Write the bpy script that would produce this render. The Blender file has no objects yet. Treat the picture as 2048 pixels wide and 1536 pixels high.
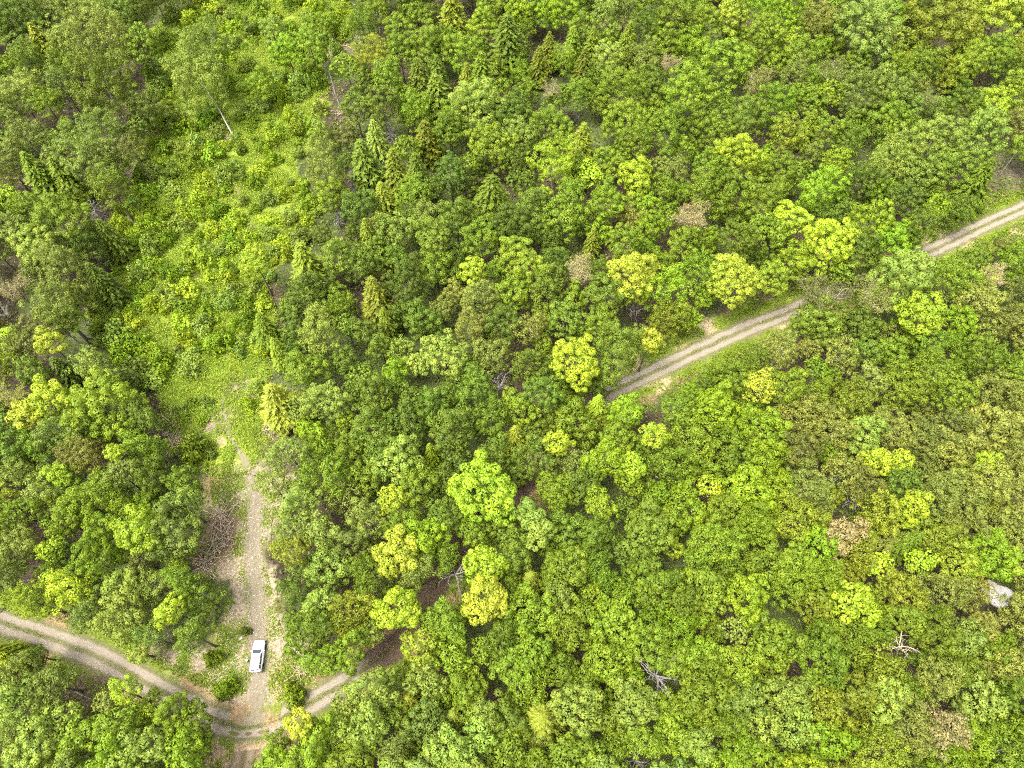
import bpy, bmesh, math, random
import numpy as np
from mathutils import Vector, Matrix, Euler

R = math.radians
random.seed(11)
rng = np.random.default_rng(11)
scene = bpy.context.scene
C = scene.collection

# ------------------------------------------------------------------ camera, sky, sun, exposure
CAM_H, PITCH = 117.0, 60.0
cam_data = bpy.data.cameras.new("camera")
cam_data.sensor_width, cam_data.lens = 36.0, 24.0
cam_data.clip_start, cam_data.clip_end = 0.5, 3000.0
cam = bpy.data.objects.new("camera", cam_data)
cam.location = (0, 0, CAM_H)
cam.rotation_euler = (R(90 - PITCH), 0, 0)
C.objects.link(cam)
scene.camera = cam

SUN_EL, SUN_AZ = 67.0, 245.0          # azimuth clockwise from +Y (north): sun behind the camera, to the left
world = bpy.data.worlds.new("World")
scene.world = world
world.use_nodes = True
wn = world.node_tree.nodes
wl = world.node_tree.links
wn.clear()
sky = wn.new("ShaderNodeTexSky")
sky.sky_type = 'NISHITA'
sky.sun_disc = False
sky.sun_elevation = R(SUN_EL)
sky.sun_rotation = R(SUN_AZ)
sky.air_density, sky.dust_density, sky.ozone_density = 1.0, 6.0, 1.0
bg = wn.new("ShaderNodeBackground")
bg.inputs[1].default_value = 0.15
wo = wn.new("ShaderNodeOutputWorld")
hs = wn.new("ShaderNodeHueSaturation")          # thin bright overcast: the blue is mostly veiled
hs.inputs["Saturation"].default_value = 0.30
wl.new(sky.outputs[0], hs.inputs["Color"])
wl.new(hs.outputs[0], bg.inputs[0])
wl.new(bg.outputs[0], wo.inputs[0])

sun_data = bpy.data.lights.new("sun", 'SUN')
sun_data.energy = 1.5
sun_data.angle = R(24)
sun_data.color = (1.0, 0.96, 0.87)
sun = bpy.data.objects.new("sun", sun_data)
az, el = R(SUN_AZ), R(SUN_EL)
sdir = Vector((math.sin(az) * math.cos(el), math.cos(az) * math.cos(el), math.sin(el)))
sun.rotation_euler = (-sdir).to_track_quat('-Z', 'Y').to_euler()
sun.location = (0, 0, 200)
C.objects.link(sun)

scene.view_settings.view_transform = 'Standard'
scene.view_settings.look = 'None'
scene.view_settings.gamma = 1.0
scene.view_settings.use_curve_mapping = False
scene.view_settings.exposure = 2.15
scene.render.engine = 'CYCLES'
scene.cycles.filter_width = 1.1
scene.cycles.use_denoising = False
scene.cycles.use_adaptive_sampling = True
scene.cycles.adaptive_threshold = 0.03
scene.cycles.max_bounces = 4
scene.cycles.diffuse_bounces = 2
scene.cycles.glossy_bounces = 2
scene.cycles.transmission_bounces = 3

# ------------------------------------------------------------------ photo pixel -> place
F = 1366.0
cP, sP = math.cos(R(90 - PITCH)), math.sin(R(90 - PITCH))


def ray(x, y):
    cx, cy = (x - 1024) / F, -(y - 768) / F
    return Vector((cx, cy * cP + sP, cy * sP - cP))


def at(x, y, z=0.0):
    d = ray(x, y)
    t = (CAM_H - z) / -d.z
    return Vector((d.x * t, d.y * t, z))


def scale_at(x, y, z=0.0):           # pixels per metre
    return F * -ray(x, y).z / (CAM_H - z)


def to_px(p):
    v = Vector((p[0], p[1], p[2] - CAM_H))
    zc = v.y * -sP + v.z * cP
    yc = v.y * cP + v.z * sP
    return 1024 + F * v.x / -zc, 768 - F * yc / -zc


def inside(poly, x, y):
    c = False
    j = len(poly) - 1
    for i in range(len(poly)):
        (xi, yi), (xj, yj) = poly[i], poly[j]
        if (yi > y) != (yj > y) and x < (xj - xi) * (y - yi) / (yj - yi) + xi:
            c = not c
        j = i
    return c


def seg_dist(x, y, a, b):
    ax, ay = a
    bx, by = b
    dx, dy = bx - ax, by - ay
    t = max(0, min(1, ((x - ax) * dx + (y - ay) * dy) / (dx * dx + dy * dy + 1e-9)))
    return math.hypot(x - ax - t * dx, y - ay - t * dy)


def poly_dist(pts, x, y, closed=False):
    n = len(pts)
    return min(seg_dist(x, y, pts[i], pts[(i + 1) % n]) for i in range(n if closed else n - 1))


# ------------------------------------------------------------------ helpers
def tag(o, label=None, cat=None, group=None, kind=None):
    if label: o["label"] = label
    if cat: o["category"] = cat
    if group: o["group"] = group
    if kind: o["kind"] = kind
    return o


def obj(name, mesh, parent=None, mat=None):
    o = bpy.data.objects.new(name, mesh)
    C.objects.link(o)
    if parent: o.parent = parent
    if mat is not None and mesh is not None and not mesh.materials:
        mesh.materials.append(mat)
    return o


def empty(name, loc=(0, 0, 0), rz=0.0):
    o = bpy.data.objects.new(name, None)
    o.empty_display_size = 0.2
    C.objects.link(o)
    o.location = loc
    o.rotation_euler = (0, 0, rz)
    return o


def poly_mesh(name, V, faces_n, idx, smooth=False, attrs=None, colors=None):
    """V (n,3); idx flat; faces_n: verts per face (constant)"""
    V = np.asarray(V, np.float32)
    idx = np.asarray(idx, np.int32).ravel()
    nf = len(idx) // faces_n
    me = bpy.data.meshes.new(name)
    me.vertices.add(len(V))
    me.vertices.foreach_set("co", V.ravel())
    me.loops.add(len(idx))
    me.loops.foreach_set("vertex_index", idx)
    me.polygons.add(nf)
    me.polygons.foreach_set("loop_start", np.arange(0, len(idx), faces_n, dtype=np.int32))
    if smooth:
        me.polygons.foreach_set("use_smooth", np.ones(nf, bool))
    me.update(calc_edges=True)
    if attrs:
        for k, v in attrs.items():
            a = me.attributes.new(k, 'FLOAT', 'FACE')
            a.data.foreach_set("value", np.asarray(v, np.float32))
    if colors is not None:
        a = me.attributes.new("tint", 'FLOAT_COLOR', 'FACE')
        cc = np.ones((nf, 4), np.float32)
        cc[:, :3] = colors
        a.data.foreach_set("color", cc.ravel())
    return me


def unit(a):
    return a / (np.linalg.norm(a, axis=1, keepdims=True) + 1e-9)


def rand_dirs(n, r=rng):
    return unit(r.normal(size=(n, 3)))


def leaf_quads(c, n, s, aspect, along=None, r=rng):
    """diamond leaf sprays: centres c, normals n, half lengths s"""
    m = len(c)
    n = unit(n)
    if along is None:
        along = rand_dirs(m, r)
    t = along - n * np.sum(along * n, axis=1, keepdims=True)
    t = unit(t)
    b = np.cross(n, t)
    s = np.asarray(s).reshape(-1, 1)
    asp = np.asarray(aspect).reshape(-1, 1) if np.ndim(aspect) else aspect
    V = np.empty((m, 4, 3), np.float32)
    V[:, 0] = c - t * s
    V[:, 1] = c + b * s * asp - n * s * 0.18
    V[:, 2] = c + t * s
    V[:, 3] = c - b * s * asp - n * s * 0.18
    return V.reshape(-1, 3)


def quad_mesh(name, V, attrs=None, colors=None):
    return poly_mesh(name, V, 4, np.arange(len(V)), attrs=attrs, colors=colors)


def tubes(segs, sides=5):
    """segs: (p0, p1, r0, r1) -> V, quads"""
    P0 = np.array([s[0] for s in segs], float)
    P1 = np.array([s[1] for s in segs], float)
    R0 = np.array([s[2] for s in segs], float)[:, None]
    R1 = np.array([s[3] for s in segs], float)[:, None]
    d = unit(P1 - P0)
    ref = np.where(np.abs(d[:, 2:3]) > 0.9, np.array([[1.0, 0, 0]]), np.array([[0, 0, 1.0]]))
    u = unit(np.cross(d, ref))
    w = np.cross(d, u)
    n = len(segs)
    V = np.empty((n, 2 * sides, 3), np.float32)
    for k in range(sides):
        a = 2 * math.pi * k / sides
        e = u * math.cos(a) + w * math.sin(a)
        V[:, k] = P0 + e * R0
        V[:, sides + k] = P1 + e * R1
    base = np.array([[k, (k + 1) % sides, sides + (k + 1) % sides, sides + k] for k in range(sides)]).ravel()
    idx = (np.arange(n)[:, None] * 2 * sides + base[None, :]).ravel()
    return V.reshape(-1, 3), idx


def tube_mesh(name, segs, sides=5):
    V, idx = tubes(segs, sides)
    return poly_mesh(name, V, 4, idx, smooth=True)


# ------------------------------------------------------------------ materials
def nmat(name):
    m = bpy.data.materials.new(name)
    m.use_nodes = True
    nt = m.node_tree
    nt.nodes.clear()
    out = nt.nodes.new("ShaderNodeOutputMaterial")
    return m, nt, out


def N(nt, kind, **kw):
    n = nt.nodes.new(kind)
    for k, v in kw.items():
        setattr(n, k, v)
    return n


def mixc(nt, a, b, fac, mode='MIX'):
    n = N(nt, "ShaderNodeMix", data_type='RGBA', blend_type=mode)
    for sock, val in ((n.inputs[0], fac), (n.inputs[6], a), (n.inputs[7], b)):
        if isinstance(val, bpy.types.NodeSocket): nt.links.new(val, sock)
        elif isinstance(val, (tuple, list)): sock.default_value = (*val[:3], 1)
        else: sock.default_value = val
    return n.outputs[2]


def ramp(nt, src, pts):
    n = N(nt, "ShaderNodeValToRGB")
    e = n.color_ramp.elements
    while len(e) < len(pts): e.new(0.5)
    for el_, (p, c) in zip(e, pts):
        el_.position = p
        el_.color = (*c, 1) if isinstance(c, (tuple, list)) else (c, c, c, 1)
    nt.links.new(src, n.inputs[0])
    return n.outputs[0]


def noise(nt, scale, detail=4, rough=0.55, coord="Object"):
    tc = N(nt, "ShaderNodeTexCoord")
    n = N(nt, "ShaderNodeTexNoise")
    n.inputs["Scale"].default_value = scale
    n.inputs["Detail"].default_value = detail
    n.inputs["Roughness"].default_value = rough
    nt.links.new(tc.outputs[coord], n.inputs["Vector"])
    return n.outputs["Fac"]


def foliage_mat(name, source):
    """leaf colour: per tree (object colour) or per face (tint), with leaf to leaf variation"""
    m, nt, out = nmat(name)
    if source == 'OBJECT':
        base = N(nt, "ShaderNodeObjectInfo").outputs["Color"]
    else:
        base = N(nt, "ShaderNodeAttribute", attribute_name="tint").outputs["Color"]
    lv = N(nt, "ShaderNodeAttribute", attribute_name="lv").outputs["Fac"]
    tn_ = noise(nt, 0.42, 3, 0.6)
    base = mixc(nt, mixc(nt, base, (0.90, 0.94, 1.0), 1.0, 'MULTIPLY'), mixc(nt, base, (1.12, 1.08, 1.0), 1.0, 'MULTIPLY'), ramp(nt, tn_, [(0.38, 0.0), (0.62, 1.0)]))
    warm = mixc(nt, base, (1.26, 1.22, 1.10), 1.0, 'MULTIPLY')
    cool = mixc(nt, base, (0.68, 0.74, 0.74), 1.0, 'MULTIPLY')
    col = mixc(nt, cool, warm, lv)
    p = N(nt, "ShaderNodeBsdfPrincipled")
    p.inputs["Roughness"].default_value = 0.5
    p.inputs["Specular IOR Level"].default_value = 0.16
    nt.links.new(col, p.inputs["Base Color"])
    t = N(nt, "ShaderNodeBsdfTranslucent")
    tcol = mixc(nt, col, (1.15, 1.25, 0.5), 1.0, 'MULTIPLY')
    nt.links.new(tcol, t.inputs["Color"])
    mx = N(nt, "ShaderNodeMixShader")
    mx.inputs[0].default_value = 0.22
    nt.links.new(p.outputs[0], mx.inputs[1])
    nt.links.new(t.outputs[0], mx.inputs[2])
    nt.links.new(mx.outputs[0], out.inputs[0])
    return m


def plain(name, col, rough=0.6, spec=0.5, metal=0.0, vary=0.0, scale=8.0, col2=None):
    m, nt, out = nmat(name)
    p = N(nt, "ShaderNodeBsdfPrincipled")
    p.inputs["Roughness"].default_value = rough
    p.inputs["Specular IOR Level"].default_value = spec
    p.inputs["Metallic"].default_value = metal
    if vary:
        f = noise(nt, scale)
        c = ramp(nt, f, [(0.3, tuple(x * (1 - vary) for x in (col2 or col))), (0.7, col)])
        nt.links.new(c, p.inputs["Base Color"])
    else:
        p.inputs["Base Color"].default_value = (*col, 1)
    nt.links.new(p.outputs[0], out.inputs[0])
    return m


M_LEAF = foliage_mat("leaf", 'OBJECT')
M_LEAF_T = foliage_mat("leaf_mixed", 'TINT')
M_BARK = plain("bark", (0.13, 0.105, 0.08), 0.9, 0.2, vary=0.5, scale=3)
M_PALE_BARK = plain("pale_bark", (0.42, 0.39, 0.33), 0.85, 0.2, vary=0.45, scale=2)
M_DEAD = plain("weathered_wood", (0.22, 0.20, 0.175), 0.9, 0.2, vary=0.4, scale=2)
M_TWIG = plain("tan_twig", (0.46, 0.40, 0.26), 0.9, 0.2, vary=0.4, scale=2)
M_BRUSH = plain("cut_brush", (0.40, 0.31, 0.21), 0.9, 0.2, vary=0.5, scale=1.5)
M_ROCK = plain("pale_rock", (0.46, 0.43, 0.40), 0.9, 0.3, vary=0.5, scale=1.1)

# ------------------------------------------------------------------ roads (photo pixels on the ground)
ROAD_PX = [(-260, 1165), (-120, 1205), (0, 1244), (90, 1274), (190, 1312), (280, 1360), (360, 1403), (430, 1440), (490, 1455),
           (550, 1442), (610, 1412), (680, 1372), (745, 1325), (800, 1285), (850, 1215), (895, 1125), (945, 1060), (1000, 1015),
           (1045, 972), (1095, 900), (1150, 830), (1215, 788), (1300, 748), (1400, 700), (1500, 655), (1590, 620), (1700, 572),
           (1800, 528), (1880, 494), (1970, 450), (2048, 416), (2200, 350), (2400, 270)]
LANE_PX = [(505, 1450), (516, 1400), (520, 1350), (518, 1290), (514, 1230), (512, 1170), (506, 1110), (508, 1050), (512, 1000), (505, 950),
           (480, 905), (455, 860), (445, 800)]
SPUR_PX = [(500, 1452), (490, 1500), (478, 1570), (470, 1680)]
CLEAR = [(300, 60), (420, -20), (700, -20), (705, 60), (650, 130), (660, 200), (625, 270), (585, 330), (640, 420), (600, 480),
         (535, 560), (560, 640), (545, 740), (520, 830), (545, 880), (500, 950), (430, 960), (350, 910), (325, 850), (318, 770),
         (235, 720), (205, 690), (175, 620), (230, 540), (225, 440), (270, 370), (285, 280), (335, 240), (300, 150)]
YARD = [(420, 950), (500, 935), (590, 960), (545, 1040), (525, 1110), (545, 1180), (560, 1250), (610, 1330), (640, 1370), (560, 1412),
        (470, 1400), (400, 1370), (300, 1325), (340, 1300), (425, 1310), (445, 1230), (465, 1150), (390, 1150), (425, 1060)]
SPUR_AREA = [(440, 1470), (530, 1470), (500, 1560), (430, 1560)]
VERGE_RIGHT = [(1210, 790), (1290, 690), (1360, 650), (1440, 630), (1530, 590), (1590, 600), (1585, 640), (1500, 690), (1440, 728), (1290, 790)]
VERGE_FAR = [(1850, 490), (1880, 440), (1960, 420), (2060, 380), (2060, 470), (1990, 480), (1930, 490), (1880, 520)]


def g2(px): return [tuple(at(x, y).xy) for x, y in px]


ROAD, LANE, SPUR = g2(ROAD_PX), g2(LANE_PX), g2(SPUR_PX)
CLEAR_G, YARD_G = g2(CLEAR), g2(YARD)
AREAS_G = [g2(a) for a in (SPUR_AREA, VERGE_RIGHT, VERGE_FAR)]


def smooth_line(pts, step=0.8):
    P = np.array(pts, float)
    out = []
    for i in range(len(P) - 1):
        p0, p1, p2, p3 = P[max(i - 1, 0)], P[i], P[i + 1], P[min(i + 2, len(P) - 1)]
        n = max(2, int(np.linalg.norm(p2 - p1) / step))
        for k in range(n):
            t = k / n
            out.append(0.5 * (2 * p1 + (p2 - p0) * t + (2 * p0 - 5 * p1 + 4 * p2 - p3) * t * t + (3 * p1 - p0 - 3 * p2 + p3) * t ** 3))
    out.append(P[-1])
    return np.array(out)


def vnoise(x, y, seed=0):
    """smooth value noise, array friendly"""
    x, y = np.asarray(x, float), np.asarray(y, float)
    xi, yi = np.floor(x).astype(int), np.floor(y).astype(int)
    xf, yf = x - xi, y - yi

    def h(a, b):
        n = (a * 374761393 + b * 668265263 + seed * 144269504) & 0xffffffff
        n = ((n ^ (n >> 13)) * 1274126177) & 0xffffffff
        return ((n ^ (n >> 16)) & 0xffff) / 65535.0
    u, v = xf * xf * (3 - 2 * xf), yf * yf * (3 - 2 * yf)
    return (h(xi, yi) * (1 - u) + h(xi + 1, yi) * u) * (1 - v) + (h(xi, yi + 1) * (1 - u) + h(xi + 1, yi + 1) * u) * v


def poly_mask(poly, X, Y):
    inside_ = np.zeros(X.shape, bool)
    j = len(poly) - 1
    for i in range(len(poly)):
        (xi, yi), (xj, yj) = poly[i], poly[j]
        if abs(yj - yi) > 1e-9:
            inside_ ^= ((yi > Y) != (yj > Y)) & (X < (xj - xi) * (Y - yi) / (yj - yi) + xi)
        j = i
    return inside_


def line_dist(pts, X, Y):
    D = np.full(X.shape, 1e9)
    for (ax, ay), (bx, by) in zip(pts[:-1], pts[1:]):
        dx, dy = bx - ax, by - ay
        t = np.clip(((X - ax) * dx + (Y - ay) * dy) / (dx * dx + dy * dy + 1e-9), 0, 1)
        D = np.minimum(D, np.hypot(X - ax - t * dx, Y - ay - t * dy))
    return D


# ground sheet: one grid, fine in view and coarse out to the horizon
def axis(a, b, fine, far):
    core = np.arange(a, b + fine, fine)
    ext = np.array([8, 20, 40, 80, 160, 320, 700, far])
    return np.concatenate([a - ext[::-1], core, b + ext])


gx = axis(-160, 160, 0.8, 1600)
gy = axis(-20, 215, 0.8, 1600)
GX, GY = np.meshgrid(gx, gy)
ny, nx = GX.shape
dR, dL, dS = line_dist(ROAD, GX, GY), line_dist(LANE, GX, GY), line_dist(SPUR, GX, GY)
n1, n2, n3 = vnoise(GX / 5, GY / 5, 1), vnoise(GX / 2.2, GY / 2.2, 2), vnoise(GX / 11, GY / 11, 3)
WX = GX + (n1 - 0.5) * 3.4 + (n2 - 0.5) * 2.2
WY = GY + (vnoise(GX / 4 + 9, GY / 4, 7) - 0.5) * 3.4 + (vnoise(GX / 1.8, GY / 1.8, 8) - 0.5) * 2.0
inC, inY = poly_mask(CLEAR_G, WX, WY), poly_mask(YARD_G, WX, WY)
LITTER, GRASS, SAND = np.array((0.048, 0.036, 0.022)), np.array((0.115, 0.15, 0.016)), np.array((0.205, 0.165, 0.108))
OCHRE, MOSS = np.array((0.24, 0.165, 0.085)), np.array((0.05, 0.06, 0.018))
col = LITTER[None, None] * (0.6 + 0.8 * n1[..., None])
col = np.where((n3 > 0.55)[..., None], MOSS * (0.7 + 0.6 * n2[..., None]), col)
near_road = np.clip(1 - (dR - 3) / 4.0, 0, 1)[..., None]
verge = np.where((n1 * 0.6 + n2 * 0.4 > 0.45)[..., None], GRASS * 0.8, np.array((0.20, 0.135, 0.07)))
col = col * (1 - near_road) + verge * near_road
for a in AREAS_G[1:]:
    m = poly_mask(a, WX, WY)[..., None]
    col = np.where(m, np.where((n1 > 0.62)[..., None], np.array((0.26, 0.2, 0.11)), GRASS * (0.6 + 0.5 * n2[..., None])), col)
m = poly_mask(AREAS_G[0], WX, WY)[..., None]
col = np.where(m, np.array((0.19, 0.14, 0.08)) * (0.75 + 0.5 * n2[..., None]), col)
cl = GRASS * (0.7 + 0.7 * n2[..., None])
bare = (n1 * 0.65 + n2 * 0.35) > 0.80
cl = np.where(bare[..., None], np.array((0.22, 0.17, 0.09)), cl)
col = np.where(inC[..., None], cl, col)
yd = SAND * (0.75 + 0.5 * n2[..., None])
yd = np.where((n1 > 0.60)[..., None], np.array((0.14, 0.14, 0.04)) * (0.8 + 0.4 * n2[..., None]), yd)
col = np.where(inY[..., None], yd, col)
for (x, y, r_, c_) in ((455, 1340, 3.2, SAND * 1.2), (590, 1350, 3.4, OCHRE), (585, 1310, 2.6, SAND), (435, 972, 3.0, OCHRE * 0.9), (465, 990, 3.6, SAND), (510, 985, 6.0, np.array((0.165, 0.155, 0.075))), (520, 1050, 4.0, SAND * 0.9), (448, 1045, 3.6, np.array((0.13, 0.085, 0.055))), (425, 1110, 3.6, np.array((0.13, 0.085, 0.055))),
                       (320, 1290, 2.6, SAND * 0.8), (375, 1310, 2.6, SAND * 0.9), (470, 775, 2.6, SAND * 0.8), (460, 830, 2.2, SAND * 0.85), (425, 850, 3.2, SAND * 0.75),
                       (310, 170, 4.0, SAND * 0.55), (675, 85, 6.5, SAND * 0.6), (210, 600, 3.0, OCHRE * 0.5), (260, 425, 2.5, SAND * 0.6), (275, 345, 3.0, SAND * 0.7),
                       (455, 278, 2.2, SAND * 0.6), (540, 870, 3.0, SAND * 0.55), (335, 885, 4.0, SAND * 0.45), (700, 215, 4, SAND * 0.45), (190, 1390, 4, LITTER * 2),
                       (2010, 345, 6, SAND * 0.4), (1410, 690, 3, SAND * 0.7), (1390, 640, 3, SAND * 0.7), (1930, 440, 4, SAND * 0.7), (640, 1330, 3, OCHRE * 0.45)):
    p = at(x, y)
    w = np.clip(1.35 - np.hypot(GX - p.x, GY - p.y) / r_ + (n2 - 0.5) * 0.9, 0, 1)[..., None]
    col = col * (1 - w) + c_ * w
gz = (n3 - 0.5) * 0.5 + (n1 - 0.5) * 0.14
flat = np.clip(np.minimum(np.minimum(dR, dL), dS) / 4 - 0.6, 0, 1) * np.where(inY, 0.15, 1)
gz = gz * flat - 0.02
V = np.stack([GX, GY, gz], -1).reshape(-1, 3)
ii = np.arange(ny * nx).reshape(ny, nx)
idx = np.stack([ii[:-1, :-1], ii[:-1, 1:], ii[1:, 1:], ii[1:, :-1]], -1).reshape(-1, 4)
gm = poly_mesh("ground", V, 4, idx, smooth=True)
ca = gm.color_attributes.new("cover", 'FLOAT_COLOR', 'POINT')
cc = np.ones((ny * nx, 4), np.float32)
cc[:, :3] = col.reshape(-1, 3)
ca.data.foreach_set("color", cc.ravel())


def ground_z(x, y):
    i = min(max(np.searchsorted(gx, x) - 1, 0), nx - 1)
    j = min(max(np.searchsorted(gy, y) - 1, 0), ny - 1)
    return float(gz[j, i])


mg, nt, out = nmat("ground")
cov = N(nt, "ShaderNodeAttribute", attribute_name="cover").outputs["Color"]
f1 = noise(nt, 1.9, 8, 0.75)
f2 = noise(nt, 7.0, 4, 0.7)
c1 = mixc(nt, cov, ramp(nt, f1, [(0.3, 0.35), (0.5, 0.95), (0.7, 1.6)]), 1.0, 'MULTIPLY')
c2 = mixc(nt, c1, ramp(nt, f2, [(0.3, 0.6), (0.5, 1.0), (0.72, 1.5)]), 1.0, 'MULTIPLY')
p = N(nt, "ShaderNodeBsdfPrincipled")
p.inputs["Roughness"].default_value = 0.95
p.inputs["Specular IOR Level"].default_value = 0.15
nt.links.new(c2, p.inputs["Base Color"])
bp = N(nt, "ShaderNodeBump")
bp.inputs["Strength"].default_value = 0.6
bp.inputs["Distance"].default_value = 0.2
nt.links.new(f2, bp.inputs["Height"])
nt.links.new(bp.outputs[0], p.inputs["Normal"])
nt.links.new(p.outputs[0], out.inputs[0])
ground = obj("ground", gm, mat=mg)
tag(ground, "brown leaf litter, grass and sandy soil of the forest floor", kind="structure")


def cover_at(X, Y):
    fx, fy = np.interp(X, gx, np.arange(nx)), np.interp(Y, gy, np.arange(ny))
    i, j = np.clip(fx.astype(int), 0, nx - 2), np.clip(fy.astype(int), 0, ny - 2)
    u, v = (fx - i)[..., None], (fy - j)[..., None]
    return (col[j, i] * (1 - u) + col[j, i + 1] * u) * (1 - v) + (col[j + 1, i] * (1 - u) + col[j + 1, i + 1] * u) * v


def road_mat(name, track, mid, edge, centers, width):
    """two worn wheel tracks, weedy middle, ragged margins (attribute 'across' in metres)"""
    m, nt, out = nmat(name)
    a = N(nt, "ShaderNodeAttribute", attribute_name="across").outputs["Fac"]
    n_lo, n_hi = noise(nt, 0.5, 5, 0.6), noise(nt, 5.0, 5, 0.75)

    def math_(op, x, y=None):
        n = N(nt, "ShaderNodeMath", operation=op)
        for s, v in zip(n.inputs, (x, y)):
            if v is None: continue
            if isinstance(v, bpy.types.NodeSocket): nt.links.new(v, s)
            else: s.default_value = v
        return n.outputs[0]
    wob = math_('MULTIPLY', math_('SUBTRACT', n_lo, 0.5), 1.1)
    wob2 = math_('MULTIPLY', math_('SUBTRACT', n_hi, 0.5), 1.6)
    d = None
    for c in centers:
        e = math_('ABSOLUTE', math_('SUBTRACT', math_('ADD', a, wob), c))
        d = e if d is None else math_('MINIMUM', d, e)
    d = math_('ADD', d, math_('MULTIPLY', wob2, 0.55))
    t = N(nt, "ShaderNodeMapRange", clamp=True)
    nt.links.new(d, t.inputs[0])
    t.inputs[1].default_value, t.inputs[2].default_value = width * 0.6, width * 1.25
    t.inputs[3].default_value, t.inputs[4].default_value = 1.0, 0.0
    midc = ramp(nt, n_hi, [(0.38, tuple(x * 0.55 for x in mid)), (0.62, mid)])
    tr = ramp(nt, n_hi, [(0.32, tuple(x * 0.7 for x in track)), (0.66, tuple(x * 1.12 for x in track))])
    c = mixc(nt, midc, tr, t.outputs[0])
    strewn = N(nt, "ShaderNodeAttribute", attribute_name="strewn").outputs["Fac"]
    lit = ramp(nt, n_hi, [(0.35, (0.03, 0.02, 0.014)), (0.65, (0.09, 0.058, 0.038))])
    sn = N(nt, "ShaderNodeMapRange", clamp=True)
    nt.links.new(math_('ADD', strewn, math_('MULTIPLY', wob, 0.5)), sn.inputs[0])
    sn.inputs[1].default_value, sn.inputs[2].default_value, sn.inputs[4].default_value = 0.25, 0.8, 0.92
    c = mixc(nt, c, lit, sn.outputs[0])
    ab = math_('ADD', math_('ABSOLUTE', a), math_('ADD', wob2, wob))
    e = N(nt, "ShaderNodeMapRange", clamp=True)
    nt.links.new(ab, e.inputs[0])
    e.inputs[1].default_value, e.inputs[2].default_value = edge[0], edge[1]
    cov = N(nt, "ShaderNodeAttribute", attribute_name="cover").outputs["Color"]
    edgec = mixc(nt, cov, ramp(nt, noise(nt, 1.9, 8, 0.75), [(0.3, 0.35), (0.5, 0.95), (0.7, 1.6)]), 1.0, 'MULTIPLY')
    edgec = mixc(nt, edgec, ramp(nt, noise(nt, 7.0, 4, 0.7), [(0.3, 0.6), (0.5, 1.0), (0.72, 1.5)]), 1.0, 'MULTIPLY')
    c = mixc(nt, c, edgec, e.outputs[0])
    p = N(nt, "ShaderNodeBsdfPrincipled")
    p.inputs["Roughness"].default_value = 0.95
    p.inputs["Specular IOR Level"].default_value = 0.15
    nt.links.new(c, p.inputs["Base Color"])
    bp = N(nt, "ShaderNodeBump")
    bp.inputs["Strength"].default_value = 0.5
    bp.inputs["Distance"].default_value = 0.08
    nt.links.new(n_hi, bp.inputs["Height"])
    nt.links.new(bp.outputs[0], p.inputs["Normal"])
    nt.links.new(p.outputs[0], out.inputs[0])
    return m


def road_strip(name, pts, half, z, mat, label, wfun=None):
    P = smooth_line(pts)
    T = np.gradient(P, axis=0)
    T = T / (np.linalg.norm(T, axis=1, keepdims=True) + 1e-9)
    Nn = np.stack([-T[:, 1], T[:, 0]], 1)
    k = 15
    u = np.linspace(-1, 1, k)
    n = len(P)
    hw = np.array([half * (wfun(i / (n - 1)) if wfun else 1.0) for i in range(n)])
    edge = 1 + 0.14 * (vnoise(np.arange(n) / 3.0, np.zeros(n), 5) - 0.5)
    X = P[:, None, 0] + Nn[:, None, 0] * u[None] * (hw * edge)[:, None]
    Y = P[:, None, 1] + Nn[:, None, 1] * u[None] * (hw * edge)[:, None]
    A = np.broadcast_to(u[None], X.shape) * (hw)[:, None]
    if name == "gravel_lane":      # the lane fades out in the clearing
        A = A * (1 + 2.5 * np.clip((np.linspace(0, 1, n) - 0.62) / 0.3, 0, 1))[:, None] + np.sign(A) * (2.2 * np.clip((np.linspace(0, 1, n) - 0.68) / 0.3, 0, 1))[:, None]
    rut = -0.06 * np.exp(-((np.abs(A) - 0.95) / 0.4) ** 2)
    Z = z + rut - 0.03 * np.abs(u[None]) ** 8 + 0 * X
    V = np.stack([X, Y, Z], -1).reshape(-1, 3)
    ii = np.arange(n * k).reshape(n, k)
    idx = np.stack([ii[:-1, :-1], ii[1:, :-1], ii[1:, 1:], ii[:-1, 1:]], -1).reshape(-1, 4)
    me = poly_mesh(name, V, 4, idx, smooth=True)
    at_ = me.attributes.new("across", 'FLOAT', 'POINT')
    at_.data.foreach_set("value", A.astype(np.float32).ravel())
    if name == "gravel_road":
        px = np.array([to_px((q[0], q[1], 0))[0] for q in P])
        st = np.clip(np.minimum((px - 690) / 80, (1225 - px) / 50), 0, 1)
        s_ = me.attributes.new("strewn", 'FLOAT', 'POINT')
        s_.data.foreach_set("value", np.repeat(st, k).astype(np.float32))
    ca = me.color_attributes.new("cover", 'FLOAT_COLOR', 'POINT')
    cc = np.ones((n * k, 4), np.float32)
    cc[:, :3] = cover_at(X, Y).reshape(-1, 3)
    ca.data.foreach_set("color", cc.ravel())
    return tag(obj(name, me, mat=mat), label, kind="structure")


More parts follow.
